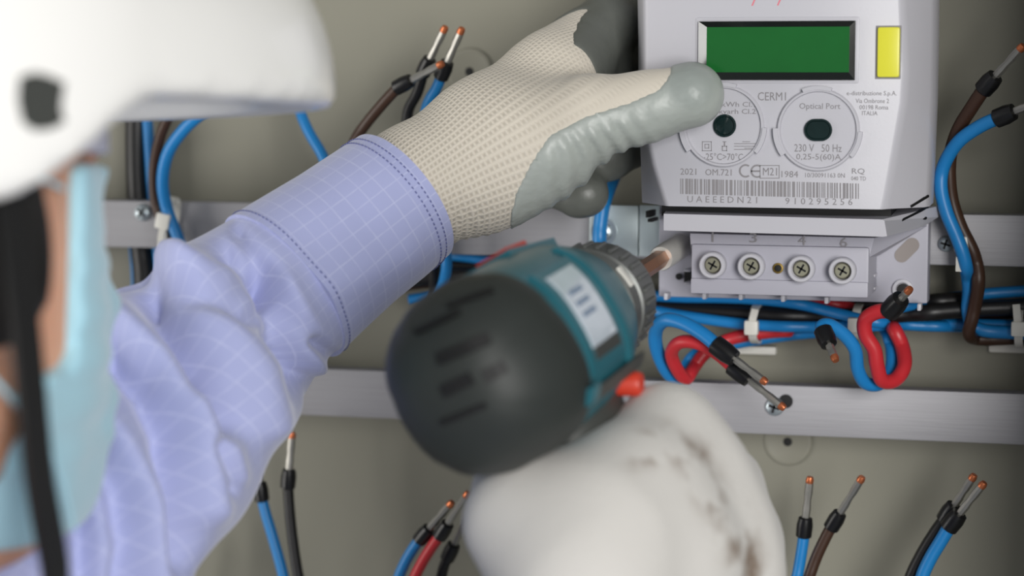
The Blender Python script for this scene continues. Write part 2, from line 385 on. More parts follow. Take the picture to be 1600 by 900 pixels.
lathe('small_hole', [(.0015,0),(.0015,.0006),(.0001,.0007)], P(1061,432,-.0452), (0,-1,0), 'dark', mroot, 16)
for x, y in ((1074,433),(1363,441)):
    mbox('clip_gap', x-5, y-9, x+5, y+9, -.045, -.0465, 'dark', bev=0)
    mbox('clip', x-5, y-12, x+4, y-8, -.045, -.056, 'meter', bev=.0003); mbox('clip', x-5, y+8, x+4, y+12, -.045, -.056, 'meter', bev=.0003)
for x, y in ((1040,464),(1100,463),(1157,464),(1223,467),(1291,470),(1436,481)):
    mbox('peg', x-3, y-6, x+3, y+5, -.05, -.058, 'meter', bev=.0006)
mbox('notch', 1009, 330, 1015, 340, -.046, -.06, 'dark', bev=0); mbox('notch', 1012, 342, 1019, 347, -.046, -.06, 'dark', bev=0)
# display
YD = YF
dr = mbox('display_lip', 1086, 26, 1342, 131, YD+.002, YD-.0006, 'meter', bev=.0012)
fr = []
def dring(name, o, i, Y0, Y1o, Y1i, m, parent):
    xs = [(o[0],o[1]),(o[2],o[1]),(o[2],o[3]),(o[0],o[3])]; xi = [(i[0],i[1]),(i[2],i[1]),(i[2],i[3]),(i[0],i[3])]
    V = []
    for pts, Y in ((xs,Y0),(xs,Y1o),(xi,Y1i),(xi,Y0)):
        c = [P((o[0]+o[2])/2, y, Y1o).z for x, y in pts]; V += [Vector((P(x, (o[1]+o[3])/2, Y1o).x, Y, z)) for (x,y), z in zip(pts, c)]
    Fc = [(r*4+k, r*4+(k+1)%4, ((r+1)%4)*4+(k+1)%4, ((r+1)%4)*4+k) for r in range(4) for k in range(4)]
    return sharp(mk(name, V, Fc, m, parent))
disp = dring('display_bezel', (1091,33,1336,125), (1105,43,1325,112), YD+.001, YD-.0022, YD-.0007, 'bezel', mroot)
mbox('display_screen', 1103, 42, 1327, 113, YD+.0005, YD-.0009, 'screen', disp, bev=0, label='dark green unlit display')
mbox('button_gap', 1368.5, 40, 1407, 123.5, YD+.001, YD-.0003, 'print', bev=.0002)
mbox('button', 1371, 42, 1405, 121, YD+.001, YD-.0022, 'yellow', bev=.0011, label='yellow rectangular button')
# two round ports
def arcblock(c, r0, r1, a0, a1, h, name, parent, m='meter'):
    V = []; Fc = []; n = 10
    for k in range(n+1):
        a = math.radians(a0+(a1-a0)*k/n)
        for r, y in ((r0,0),(r0,-h),(r1,-h),(r1,0)): V.append(c + Vector((r*math.cos(a), y, r*math.sin(a))))
    for k in range(n):
        for j in range(4): Fc.append((k*4+j, k*4+(j+1)%4, k*4+4+(j+1)%4, k*4+4+j))
    Fc += [(0,1,2,3), (n*4+3,n*4+2,n*4+1,n*4)]
    return sharp(mk(name, V, Fc, m, parent))
for px, py, oval in ((1131,197,False),(1279,203,True)):
    c = P(px, py, YF)
    ring = lathe('port_ring', [(.0172,-.001),(.0172,.0012),(.0167,.0019),(.0160,.0019),(.0156,.0004),(.0001,.0004)], c, (0,-1,0), 'meter', mroot, 64)
    arcblock(c, .0166, .0187, 178, 216, .0026, 'port_tab', ring); arcblock(c, .0166, .0184, -38, -2, .0026, 'port_tab', ring); arcblock(c, .0166, .0182, 72, 112, .0026, 'port_tab', ring)
    cl = c + Vector((0,-.0004,0))
    if not oval:
        l = lathe('port_lens', [(.0048,0),(.0048,.0012),(.0040,.0013),(.0036,.0004),(.0001,.001)], cl + Vector((.0006,0,.0002)), (0,-1,0), 'lens', ring, 32, label='dark round sensor window')
    else:
        V = []; prof = [(1,0),(1,.0012),(.84,.0013),(.76,.0005)]
        for s, t in prof:
            for k in range(40):
                a = 2*math.pi*k/40; V.append(cl + Vector(((.0045*s)*math.cos(a) + math.copysign(.0013, math.cos(a)), -t, .0046*s*math.sin(a))))
        Fc = [(i*40+k, i*40+(k+1)%40, (i+1)*40+(k+1)%40, (i+1)*40+k) for i in range(3) for k in range(40)] + [tuple(range(40)), tuple(120+k for k in range(40))]
        sharp(mk('port_lens', V, Fc, 'lens', ring, label='dark oval optical window'))
# printed lettering
def text(s, px, py, wpx, hpx, Y, m='print', parent=mroot, name='printed_text', spacing=1.0):
    cu = bpy.data.curves.new('t', 'FONT'); cu.body = s; cu.size = 1; cu.space_character = spacing; cu.resolution_u = 2
    o = bpy.data.objects.new('t', cu); COL.objects.link(o); dg = bpy.context.evaluated_depsgraph_get()
    me = bpy.data.meshes.new_from_object(o.evaluated_get(dg))
    V = np.array([v.co[:] for v in me.vertices]); Fc = [list(p.vertices) for p in me.polygons]
    bpy.data.objects.remove(o); bpy.data.curves.remove(cu); bpy.data.meshes.remove(me)
    lo = V.min(0); sz = V.max(0)-lo; c = P(px, py, Y); e = P(px+wpx, py, Y); t = P(px, py-hpx, Y)
    sx = (e.x-c.x)/sz[0]; sy = (t.z-c.z)/sz[1]
    W = np.stack([c.x+(V[:,0]-lo[0])*sx, np.full(len(V), Y), c.z+(V[:,1]-lo[1])*sy], 1)
    return mk(name, W, Fc, m, parent, smooth=False)
YT = YF-.00015; YP = YF-.00055
text('CERM1', 1184, 157, 44, 13, YT)
text('e-distribuzione S.p.A.', 1323, 151, 78, 9, YT); text('Via Ombrone 2', 1337, 161, 52, 7, YT); text('00198 Roma', 1343, 171, 45, 7, YT); text('ITALIA', 1347, 180, 24, 6.5, YT)
text('imp/kWh Cl.1', 1103, 169, 77, 10, YP); text('imp/kvarh Cl.2', 1099, 180, 82, 10, YP); text('-25°C>70°C', 1099, 250, 62, 11, YP)
text('Optical Port', 1249, 173, 64, 12, YP); text('230 V   50 Hz', 1241, 237, 74, 12, YP); text('0,25-5(60)A', 1244, 252, 70, 12, YP)
text('2021', 1063, 273, 25, 10, YT); text('OM.721', 1102, 274, 41, 10, YT); text('M21', 1192, 274, 22, 12, YT); text('1984', 1221, 277, 26, 10, YT)
text('10/30091163 0N', 1258, 277, 62, 7, YT); text('RQ', 1331, 273, 20, 10, YT); text('040 TD', 1330, 282, 23, 6.5, YT)
text('U A E E E D N 2 1', 1074, 316, 109, 10, YT); text('9 1 0 2 9 5 2 5 6', 1227, 319, 105, 10, YT)
YTC = -.0762
for s, x, y in (('1',1112,378),('3',1171,379),('4',1247,383),('6',1312,386)): text(s, x, y, 3 if s == '1' else 12, 15, -.0795 if False else YTC-.0003, name='terminal_number')
text('/', 1174, 9, 9, 16, YT, 'redprint', name='red_mark'); text('7', 1213, 9, 10, 16, YT, 'redprint', name='red_mark')
def flatrects(name, rects, Y, m, parent=mroot):
    V = []; Fc = []
    for x0,y0,x1,y1 in rects:
        k = len(V); V += [P(x0,y0,Y),P(x1,y0,Y),P(x1,y1,Y),P(x0,y1,Y)]; Fc.append((k,k+1,k+2,k+3))
    return mk(name, V, Fc, m, parent, smooth=False)
def cee(cx, cy, r, bar):
    V = []; n = 18; Fc = []
    for k in range(n+1):
        a = math.radians(55+250*k/n)
        for q in (r, r*.74): V.append(P(cx+q*math.cos(a), cy-q*math.sin(a), YT))
    Fc = [(2*k,2*k+1,2*k+3,2*k+2) for k in range(n)]
    if bar:
        b = len(V); V += [P(cx-r*.9,cy-1.3,YT),P(cx+r*.45,cy-1.3,YT),P(cx+r*.45,cy+1.3,YT),P(cx-r*.9,cy+1.3,YT)]; Fc.append((b,b+1,b+2,b+3))
    mk('conformity_mark', V, Fc, 'print', mroot, smooth=False)
cee(1165, 267, 10.5, False); cee(1183, 267.5, 10.5, True)
def outline(x0,y0,x1,y1,t): return [(x0,y0,x1,y0+t),(x0,y1-t,x1,y1),(x0,y0,x0+t,y1),(x1-t,y0,x1,y1)]
flatrects('printed_box', outline(1187,258,1218,279,1.2), YT, 'print')
flatrects('printed_box', outline(1097,221,1112,236,1)+outline(1101,225,1108,232,1), YP, 'print')
flatrects('printed_symbol', outline(1128,228,1136,236,1.2)+[(1131,221,1133,228),(1129,221,1135,222)], YP, 'print')
flatrects('printed_symbol', [(1147,224,1181,225),(1147,228,1181,229),(1160,221,1172,222),(1147,233,1181,234),(1163,231,1176,232)], YP, 'print')
rects = []; x = 1063; rb = random.Random(3)
while x < 1341:
    wd = rb.choice((1.2,1.2,2,2,3.2,4.2)); sl = (x-1063)*.028; rects.append((x, 279+sl, min(x+wd,1342), 303+sl)); x += wd + rb.choice((1.2,1.6,2.2,3))
flatrects('barcode', rects, YT, 'print')

# ================================================================== BRACKET, SCREWS, TIES
br = empty('mounting_bracket', P(985, 398, -.034), 'pale galvanised bracket plate screwed to the rail left of the meter', 'bracket')
def bbox(name, x0, y0, x1, y1, Y0, Y1, m, parent, bev=.0004): return mbox(name, x0, y0, x1, y1, Y0, Y1, m, parent, bev)
bbox('plate', 921, 321, 996.5, 400, RAILF, -.0355, 'galv', br); bbox('plate', 999, 321, 1046, 401, RAILF, -.0355, 'galv', br)
def screw(px, py, Y, r, label, rot=.4, washer=False, group='cross-head screws on the rails'):
    c = P(px, py, Y); ax = (0,-1,0)
    e = empty('rail_screw', c, label, 'screw', group)
    if washer: lathe('washer', [(r*1.45,0),(r*1.45,.0009),(r*.6,.0010),(.0001,.001)], c, ax, 'zinc', e, 28)
    lathe('screw_head', [(r,0),(r*1.0,.0009),(r*.86,.0022),(r*.5,.003),(.0001,.0032)], c, ax, 'zinc', e, 28)
    for a in (rot, rot+math.pi/2):
        mt = Matrix.Translation(c + Vector((0,-.0031,0))) @ Matrix.Rotation(a, 4, 'Y')
        bmobj('cross_recess', box_bm((-r*.62,-.00035,-r*.13), (r*.62,.0012,r*.13), mtx=mt), 'dark', e)
    return e
screw(944, 362, -.0355, .0042, 'cross-head screw fixing the pale bracket left of the meter', .5, True)
screw(1478, 381, RAILF, .0035, 'cross-head screw on the upper rail right of the meter', .3)
screw(224, 332, RAILF, .0042, 'cross-head screw on the upper rail below the helmet peak', .7)
screw(1211, 635, RAILF, .0043, 'cross-head screw on the lower rail beneath the red wire tip', .3)
lathe('rail_hole', [(.0032,0),(.0032,.0004),(.0001,.0005)], P(1228,627,RAILF), (0,-1,0), 'dark', bpy.data.objects['trim_2'], 20)
def tie(px, py, Y, half, ybk, label, headsz=.0042, tail=None, base=None, wd=.0036, ang=0):
    """cable tie looped about a bundle (loop in the plane that crosses the bundle); half = half height of the loop"""
    c = P(px, py, Y); e = empty('cable_tie', P(px, py, 0) if base else c, label, 'cable tie', 'white nylon cable ties')
    R = Matrix.Rotation(ang, 3, 'Y'); pts = []; nr = []
    for k in range(29):
        a = 2*math.pi*k/28; q = Vector((0, math.cos(a)*ybk, math.sin(a)*half)); pts.append(c + Vector((0,ybk*.75,0)) + R @ q); nr.append(R @ Vector((0, math.cos(a), math.sin(a))))
    strap('tie_strap', [p[:] for p in pts], np.array([n_[:] for n_ in nr]), wd, .0011, 'nylon', e)
    mt = Matrix.Translation(c + Vector((0,-ybk*.32,0))) @ R.to_4x4()
    bmobj('tie_head', box_bm((-headsz*.75,-.0026,-headsz*.8), (headsz*.75,.0026,headsz*.8), .0011, 2, mt), 'nylon', e)
    if tail:
        p0 = c + Vector((0,-ybk*.3,0)); p1 = P(tail[0], tail[1], Y-.004)
        strap('tie_tail', [p0[:], ((p0+p1)/2+Vector((0,-.002,0)))[:], p1[:]], (0,-1,0), wd*.9, .001, 'nylon', e)
    if base:
        x0,y0,x1,y1 = base; bbox('tie_base', x0,y0,x1,y1, 0, -.006, 'nylon', e, .001)
    return e
tie(1502, 381, -.042, .011, .006, 'white cable tie holding brown and blue wires right of the meter', .0042, (1499,424), ang=-.1)
tie(259, 345, -.045, .011, .007, 'white cable tie holding wires beside the face mask', .0048, (252,396), ang=.2)
tie(1177, 510, -.031, .0085, .015, 'white cable tie under the middle of the meter', .0042, (1180,484), (1128,541,1212,554))
tie(1338, 506, -.031, .0075, .015, 'white cable tie under the right corner of the meter', .0042, None)
tie(1592, 512, -.026, .0095, .013, 'white cable tie at the right end of the wire bundle', .0042, (1588,476), (1545,538,1625,552))

# ================================================================== WIRES
WIRES = []
def wire(color, path, label, pin=None, r=.0026, group='insulated wires in the cabinet', collar_len=.0085, copper=True, pinr=.0018):
    """path: (px, py, Y) from the collar end; pin: (px, py, Y) of the ferrule tip"""
    WIRES.append((color, path, label, pin, r, group, collar_len, copper, pinr))
def build_wire(color, D, off, path, label, pin, r, group, collar_len, copper, pinr):
    if pin is None:
        o = tube('wire', D, r, color, None, 12); return tag(o, label, 'wire', group)
    low = Vector(D[np.argmin(D[:,2])])
    e = empty('wire', low, label, 'wire', group)
    tube('insulation', D, r, color, e, 12)
    a = Vector(D[0]); t = P(*pin) + Vector(off); ax = (t-a).normalized(); L = (t-a).length
    c0 = a - ax*.001
    lathe('ferrule_collar', [(r*.9,-.001),(r*1.38,0),(r*1.42,collar_len*.6),(r*1.2,collar_len),(pinr*1.1,collar_len+.0005)], c0, ax, 'collar', e, 16)
    m1 = L - (.0025 if copper else 0)
    p0 = c0 + ax*collar_len
    flat = []
    lathe('ferrule_pin', [(pinr,0),(pinr*1.05,(m1-collar_len)*.3),(pinr*.86,(m1-collar_len)*.5),(pinr*1.05,(m1-collar_len)*.7),(pinr,m1-collar_len)], p0, ax, 'tin', e, 8)
    if copper: lathe('copper_tip', [(pinr*.95,0),(pinr*1.05,.0012),(pinr*.8,.0028),(.0001,.003)], p0 + ax*(m1-collar_len), ax, 'copper', e, 10)
    return e
B = -.012
# three wires above the glove
wire('black', [(662,112,-.045),(652,145,-.042),(636,182,-.038),(640,260,-.04),(660,350,-.041),(678,430,-.038),(672,490,-.02),(640,560,-.01)], 'black wire with copper tip in the group of three above the gloved wrist', (697,40,-.055))
wire('blue', [(690,118,-.05),(682,138,-.048),(666,170,-.046),(660,240,-.050),(680,330,-.050),(694,380,-.050),(697,425,-.047),(678,480,-.03),(640,530,-.015)], 'blue wire with upright copper tip behind the gloved wrist', (723,42,-.06))
wire('brown', [(622,136,-.06),(598,162,-.058),(570,196,-.055),(552,225,-.05),(530,290,-.046),(520,380,-.042),(500,450,-.03)], 'brown wire bending right above the shirt cuff', (694,98,-.066))
wire('blue', [(466,120,-.03),(468,168,-.035),(482,205,-.038),(508,252,-.042),(525,320,-.045),(500,420,-.042),(430,520,-.03)], 'blue wire running from under the helmet peak to the cuff')
# left bundle beside the face
wire('blue', [(338,166,-.06),(312,180,-.06),(285,205,-.058),(262,240,-.054),(254,285,-.05),(262,330,-.046),(278,372,-.046),(288,410,-.044),(300,520,-.035),(310,640,-.02)], 'light blue wire curving up under the helmet peak', (385,152,-.066), r=.003)
wire('brown', [(262,185,-.056),(250,215,-.052),(241,260,-.046),(242,310,-.042),(254,350,-.041),(266,385,-.041),(272,420,-.04),(280,540,-.03)], 'brown wire held by the cable tie beside the mask', r=.0026)
wire('black', [(214,170,-.014),(214,240,-.014),(216,300,-.014),(222,390,-.014),(226,430,-.014),(230,560,-.014)], 'thick black wire behind the upper rail beside the face', r=.0058)
wire('blue', [(230,180,-.014),(234,240,-.014),(238,300,-.014),(246,390,-.014),(250,430,-.014),(262,560,-.014)], 'blue wire behind the upper rail next to the thick black one', r=.0026)
wire('blue', [(206,330,-.010),(209,390,-.010),(212,430,-.010),(216,560,-.010)], 'leftmost blue wire showing below the upper rail beside the mask', r=.0024)
# wire beside the meter, behind the fingers
wire('blue', [(1010,110,-.012),(998,180,-.012),(984,222,-.014),(962,270,-.022),(945,312,-.040),(938,352,-.043),(936,385,-.043),(930,440,-.03),(950,500,-.02)], 'dark blue wire descending behind the fingers left of the meter', r=.0033)
# right-hand pair
wire('brown', [(1538,138,-.06),(1520,165,-.056),(1496,205,-.05),(1484,250,-.046),(1486,305,-.043),(1500,352,-.042),(1522,398,-.042),(1529,440,-.04),(1521,490,-.034),(1514,522,-.026),(1535,530,-.018),(1600,528,-.013),(1680,530,-.013)], 'brown wire bending down over the rail right of the meter', (1601,69,-.07), r=.003)
wire('blue', [(1560,184,-.062),(1530,198,-.06),(1497,222,-.056),(1475,258,-.05),(1470,292,-.050),(1479,332,-.049),(1494,368,-.048),(1507,405,-.046),(1514,450,-.036),(1513,488,-.03),(1528,514,-.022),(1590,520,-.018),(1680,522,-.016)], 'blue wire bending down over the rail right of the meter', (1640,152,-.07), r=.003)
# horizontal bundle behind the meter
wire('blue', [(560,420,B),(640,398,B),(705,399,-.014),(770,409,-.014),(860,436,-.014),(960,456,-.016),(1050,464,-.016),(1150,466,-.018),(1240,474,-.018),(1310,490,-.019),(1360,502,-.02),(1440,509,-.018),(1540,511,-.014),(1680,516,-.012)], 'blue wire along the top of the bundle under the meter')
wire('blue', [(640,468,B),(760,452,B),(880,464,B),(1010,484,-.016),(1090,497,-.018),(1180,508,-.02),(1280,511,-.02),(1400,508,-.018),(1500,506,-.016),(1680,512,-.014)], 'blue wire along the bottom of the bundle under the meter')
wire('blue', [(1392,484,-.024),(1450,471,-.018),(1530,460,-.018),(1600,455,-.018),(1680,452,-.018)], 'blue wire rising to the right above the bundle')
for i, (dy, yy) in enumerate(((0,-.014),(20,-.008),(15,-.016))):
    wire(('black','brown','black')[i], [(560,432+dy,yy),(700,416+dy,yy),(800,424+dy,yy),(900,446+dy,yy),(1010,464+dy,yy),(1150,474+dy,yy),(1280,480+dy,yy),(1420,474+dy*1.1,yy-.004),(1520,468+dy,yy-.004),(1680,462+dy,yy)],
         ('uppermost black wire of the horizontal bundle', 'dark brown wire in the middle of the horizontal bundle', 'lower black wire of the horizontal bundle')[i], r=.0038)
wire('red', [(1180,470,-.012),(1260,470,-.014),(1320,478,-.016),(1360,492,-.016),(1420,500,-.01),(1500,500,-.008)], 'red wire of the bundle under the right half of the meter')
wire('blue', [(1090,556,-.02),(1130,541,-.018),(1190,530,-.017),(1260,521,-.016),(1320,516,-.014)], 'blue wire leaving the bundle low to the left')
# looped pair in front of the lower rail
wire('blue', [(1120,540,-.072),(1098,522,-.070),(1068,505,-.067),(1040,500,-.063),(1025,516,-.056),(1026,545,-.05),(1042,580,-.043),(1062,592,-.037),(1080,562,-.028),(1106,544,-.016),(1150,528,-.008),(1190,510,-.005)], 'light blue looped wire with long silver tip below the meter', (1200,600,-.078), r=.0032, collar_len=.011)
wire('red', [(1146,574,-.064),(1120,552,-.064),(1090,536,-.063),(1062,535,-.06),(1049,552,-.054),(1058,577,-.048),(1072,592,-.042),(1082,578,-.034),(1102,552,-.025),(1140,530,-.02),(1200,519,-.020),(1262,515,-.014),(1310,508,-.007),(1350,500,-.005)], 'red looped wire whose silver tip crosses the lower rail screw', (1228,640,-.07), r=.003, collar_len=.010)
wire('blue', [(1287,519,-.075),(1284,510,-.073),(1296,508,-.07),(1318,522,-.066),(1336,546,-.062),(1340,576,-.058),(1352,598,-.053),(1374,600,-.048),(1392,580,-.04),(1394,548,-.032),(1386,520,-.024),(1374,504,-.010),(1368,494,-.005)], 'short blue wire with stubby silver tip hooked below the meter', (1307,566,-.085), r=.003, collar_len=.008)
wire('red', [(1391,485,-.07),(1368,488,-.068),(1352,500,-.066),(1352,522,-.064),(1366,546,-.062),(1370,570,-.06),(1378,594,-.056),(1398,594,-.05),(1413,572,-.044),(1410,542,-.036),(1398,516,-.028),(1386,500,-.012),(1378,488,-.005)], 'red wire looped at the lower right corner of the meter', (1424,449,-.08), r=.0033, collar_len=.010)
# wires rising from below
wire('blue', [(409,778,-.05),(416,805,-.05),(428,845,-.05),(444,905,-.05),(460,990,-.05),(484,1500,-.05)], 'blue wire rising below the shirt elbow', (401,712,-.052))
wire('black', [(450,758,-.05),(452,790,-.05),(457,840,-.05),(467,905,-.05),(485,990,-.05),(512,1500,-.05)], 'black wire with copper tip rising beside the shirt elbow', (457,673,-.052))
wire('blue', [(657,842,-.055),(645,858,-.054),(630,885,-.053),(618,920,-.052),(606,990,-.05),(588,1500,-.05)], 'blue wire of the blue and red pair under the drill', (708,783,-.062))
wire('red', [(688,836,-.06),(675,854,-.058),(658,882,-.056),(644,915,-.054),(630,990,-.05),(609,1500,-.05)], 'red wire of the blue and red pair under the drill', (733,768,-.068))
wire('black', [(700,870,-.045),(690,900,-.045),(680,990,-.045),(665,1500,-.045)], 'black wire mostly hidden behind the drill hand', (752,762,-.055), copper=False)
wire('blue', [(1256,834,-.05),(1254,852,-.05),(1246,900,-.05),(1228,990,-.05),(1228,1500,-.05)], 'blue wire standing upright under the lower rail at right', (1266,743,-.054))
wire('brown', [(1300,822,-.05),(1290,840,-.05),(1272,880,-.05),(1254,940,-.05),(1250,1000,-.05),(1252,1500,-.05)], 'brown wire leaning right under the lower rail', (1349,743,-.056))
wire('black', [(1478,810,-.05),(1462,832,-.05),(1440,868,-.05),(1420,912,-.05),(1400,990,-.05),(1370,1500,-.05)], 'black wire of the pair at the lower right corner', (1524,740,-.056), r=.003)
wire('blue', [(1484,822,-.056),(1471,844,-.056),(1452,876,-.056),(1438,912,-.056),(1425,990,-.056),(1406,1500,-.056)], 'blue wire of the pair at the lower right corner', (1540,752,-.062), r=.003)
wire('blue', [(300,850,-.03),(292,880,-.03),(288,920,-.03),(290,990,-.03),(293,1500,-.03)], 'blue wire peeking out under the shirt sleeve at the bottom')
wire('black', [(284,850,-.02),(280,885,-.02),(272,920,-.02),(270,990,-.02),(267,1500,-.02)], 'black wire peeking out under the shirt sleeve at the bottom')

def settle_wires():
    Ds = [catmull([P(*q)[:] for q in w_[1]], 10) for w_ in WIRES]; O0 = [d[0].copy() for d in Ds]
    ids = np.concatenate([np.full(len(d), i) for i, d in enumerate(Ds)]); rad = np.array([w_[4] for w_ in WIRES])[ids]
    X = np.concatenate(Ds); rays = X-CP; rays /= np.linalg.norm(rays, axis=1)[:,None]
    ml, mr, mb = P(1000,400,-.04).x, P(1452,400,-.04).x, P(1225,476,-.045).z
    behind = X[:,1] > -.04
    under = behind & (X[:,0] > ml) & (X[:,0] < mr) & (X[:,2] > mb)
    inr = np.zeros(len(X), bool)
    for it in range(20):
        dep = ((X-CP)*rays).sum(1); push = np.zeros(len(X))
        for i in range(len(WIRES)):
            me = ids == i; A = X[me]; ot = (ids != i) & (X > A.min(0)-.03).all(1) & (X < A.max(0)+.03).all(1); Bp = X[ot]
            if not len(Bp): continue
            dl = A[:,None]-Bp[None]; al = (dl*rays[me][:,None]).sum(-1); lat2 = (dl**2).sum(-1)-al**2
            R_ = rad[me][:,None]+rad[ot][None]+.0003; hit_ = (lat2 < R_**2*.98) & (np.abs(al) < .03)
            need = np.sqrt(np.maximum(R_**2-lat2, 0))-np.abs(al); need = np.where(hit_ & (need > 0), need, 0)
            sg = np.where(np.abs(al) < 1e-4, np.where(i < ids[ot][None], -1., 1.), np.sign(al))
            v = need*sg*.5; k = np.abs(v).argmax(1); push[me] = v[np.arange(len(A)), k]
        for i in range(len(WIRES)):
            me = np.where(ids == i)[0]; p_ = np.pad(push[me], 3, mode='edge'); sm = np.convolve(p_, np.array((1,2,3,4,3,2,1))/16, 'valid')
            push[me] = np.where(np.abs(push[me]) > np.abs(sm), .5*(push[me]+sm), sm)
        X = X + rays*(push*.7)[:,None]
        lim = -(rad+.0006); over = X[:,1] > lim; X[over] += rays[over]*((lim-X[:,1])/rays[:,1])[over][:,None]
        lo = RAILF+rad+.0004; u2 = under & (X[:,1] < lo); X[u2] += rays[u2]*((lo-X[:,1])/rays[:,1])[u2][:,None]
        for z0, z1 in ((zu0,zu1),(zl0,zl1)):
            near = (X[:,2] > z0-rad) & (X[:,2] < z1+rad)
            f_ = near & (X[:,1] < -.026) & (X[:,1] > RAILF-rad-.0004); X[f_] += rays[f_]*((RAILF-rad-.0004-X[:,1])/rays[:,1])[f_][:,None]
            g_ = near & (X[:,1] >= -.026) & (X[:,1] < RAILF+.0125+rad); X[g_] += rays[g_]*((RAILF+.0125+rad-X[:,1])/rays[:,1])[g_][:,None]
    for i, w_ in enumerate(WIRES):
        D = X[ids == i]; q = D.copy()
        for _ in range(2): q[1:-1] = .25*q[:-2]+.5*q[1:-1]+.25*q[2:]
        build_wire(w_[0], q, q[0]-O0[i], *w_[1:])
settle_wires()

# ================================================================== POWER DRILL
E0 = CFr(752, 592, .780)
TIP = w2c(np.array(P(1064, 383, -.047))); a_ = TIP - E0; TL = float(np.linalg.norm(a_)); a_ /= TL
u_ = np.array((-.5,.86,0)); u_ -= a_*(u_@a_); u_ /= np.linalg.norm(u_)
r_ = np.cross(u_, a_)      # viewer frame is left-handed (right, up, away): keep r on the viewer's right
if r_[0] < 0: r_ = -r_
DS = .88
def DL(x, y, z): return c2w(E0 + r_*x*DS + u_*y*DS + a_*z)
drill = empty('power_drill', Vector(DL(0,-.16,.06)), 'teal cordless power drill with dark rear cap held at the terminal block', 'drill')
def loft(name, secs, m, parent, n=56, ex=2.3, cut=None, label=None, mod=None):
    V = []; Fc = []
    for (z, rx, ry, cy) in secs:
        for k in range(n):
            a = 2*math.pi*k/n; c, s = math.cos(a), math.sin(a)
            x = rx*math.copysign(abs(c)**(2/ex), c); y = ry*math.copysign(abs(s)**(2/ex), s) + cy
            zz = z
            if cut: zz = cut(x, y, z)
            if mod: x, y = mod(a, zz, x, y)
            V.append(DL(x, y, zz))
    for i in range(len(secs)-1):
        for k in range(n): Fc.append((i*n+k, i*n+(k+1)%n, (i+1)*n+(k+1)%n, (i+1)*n+k))
    Fc.append(tuple(range(n))[::-1]); Fc.append(tuple((len(secs)-1)*n+k for k in range(n)))
    return sharp(mk(name, V, Fc, m, parent, label=label), 40)
# body with slight shoulder shapes
body = loft('body', [(.004,.030,.031,0),(.006,.0355,.0365,0),(.02,.0372,.038,0),(.05,.0368,.0383,0),(.072,.0345,.0370,0),(.092,.0300,.0330,0),(.106,.0262,.0285,0),(.114,.0240,.0250,0),(.116,.020,.020,0)], 'teal', drill, ex=2.5)
capsh = lambda x, y, z: z + (.5*x*-.25 + .3*(-y)*.35) * max(0, min(1, (z+.01)/.02))
cap = loft('motor_cap', [(-.027,.004,.004,0),(-.0265,.012,.012,0),(-.024,.020,.020,0),(-.018,.0285,.029,0),(-.008,.035,.0355,0),(.002,.0382,.039,0),(.010,.0388,.0397,0),(.014,.0386,.0395,0),(.0148,.0375,.0385,0)], 'rubber', drill, n=72, ex=2.35,
           cut=capsh, mod=lambda a, z, x, y: ((x*(1-.018*max(0,math.sin(7*a))**3), y*(1-.018*max(0,math.sin(7*a))**3)) if z > -.02 else (x, y)))
def surf_patch(name, pts, m, parent, lift, th, label=None):
    """small slab: outline points (x,y,z drill-local) given on the surface, extruded along the outward direction"""
    n = len(pts); c = np.mean([DL(*p) for p in pts], 0); ctr = DL(0, 0, np.mean([p[2] for p in pts])); nr = c-ctr; nr /= np.linalg.norm(nr)
    V = [DL(*p)+nr*(lift-th) for p in pts] + [DL(*p)+nr*lift for p in pts]
    Fc = [tuple(range(n))[::-1], tuple(range(n,2*n))] + [(i,(i+1)%n,n+(i+1)%n,n+i) for i in range(n)]
    return sharp(mk(name, V, Fc, m, parent, label=label))
# rear vents: dark slots on the domed cap
from mathutils.bvhtree import BVHTree
def bvh(o):
    o_ = wloc(o); return BVHTree.FromPolygons([v.co + o_ for v in o.data.vertices], [p.vertices[:] for p in o.data.polygons])
def hit(tree, px, py):
    h = tree.ray_cast(CAMPOS, ray(px, py).normalized()); return (h[0], h[1]) if h[0] is not None else (None, None)
capt = bvh(cap); bodyt = bvh(body)
def slot(tree, p0, p1, wpx, m, parent, name='vent_slot', lift=.0004):
    pts = []; nn = Vector((0,0,0))
    for k in range(9):
        t = k/8; h, nr = hit(tree, p0[0]+(p1[0]-p0[0])*t, p0[1]+(p1[1]-p0[1])*t)
        if h is None: continue
        pts.append((h + nr*lift)[:]); nn += nr
    if len(pts) > 2: strap(name, pts, nn[:], wpx*K*.78, .0014, m, parent)
for p0, p1, wd in (((685,562),(765,528),19),((692,612),(738,590),20),((757,590),(790,572),20),((650,520),(720,488),9),((690,660),(760,632),9),((700,480),(770,455),9)):
    slot(capt, p0, p1, wd, 'dark', cap)
for p0, p1, t_ in (((1406,332),(1449,306),housing),((1400,348),(1449,324),skirt),((1396,360),(1446,340),skirt)):
    slot(bvh(t_), p0, p1, 4.5, 'dark', mroot, 'vent_slit', .0001)
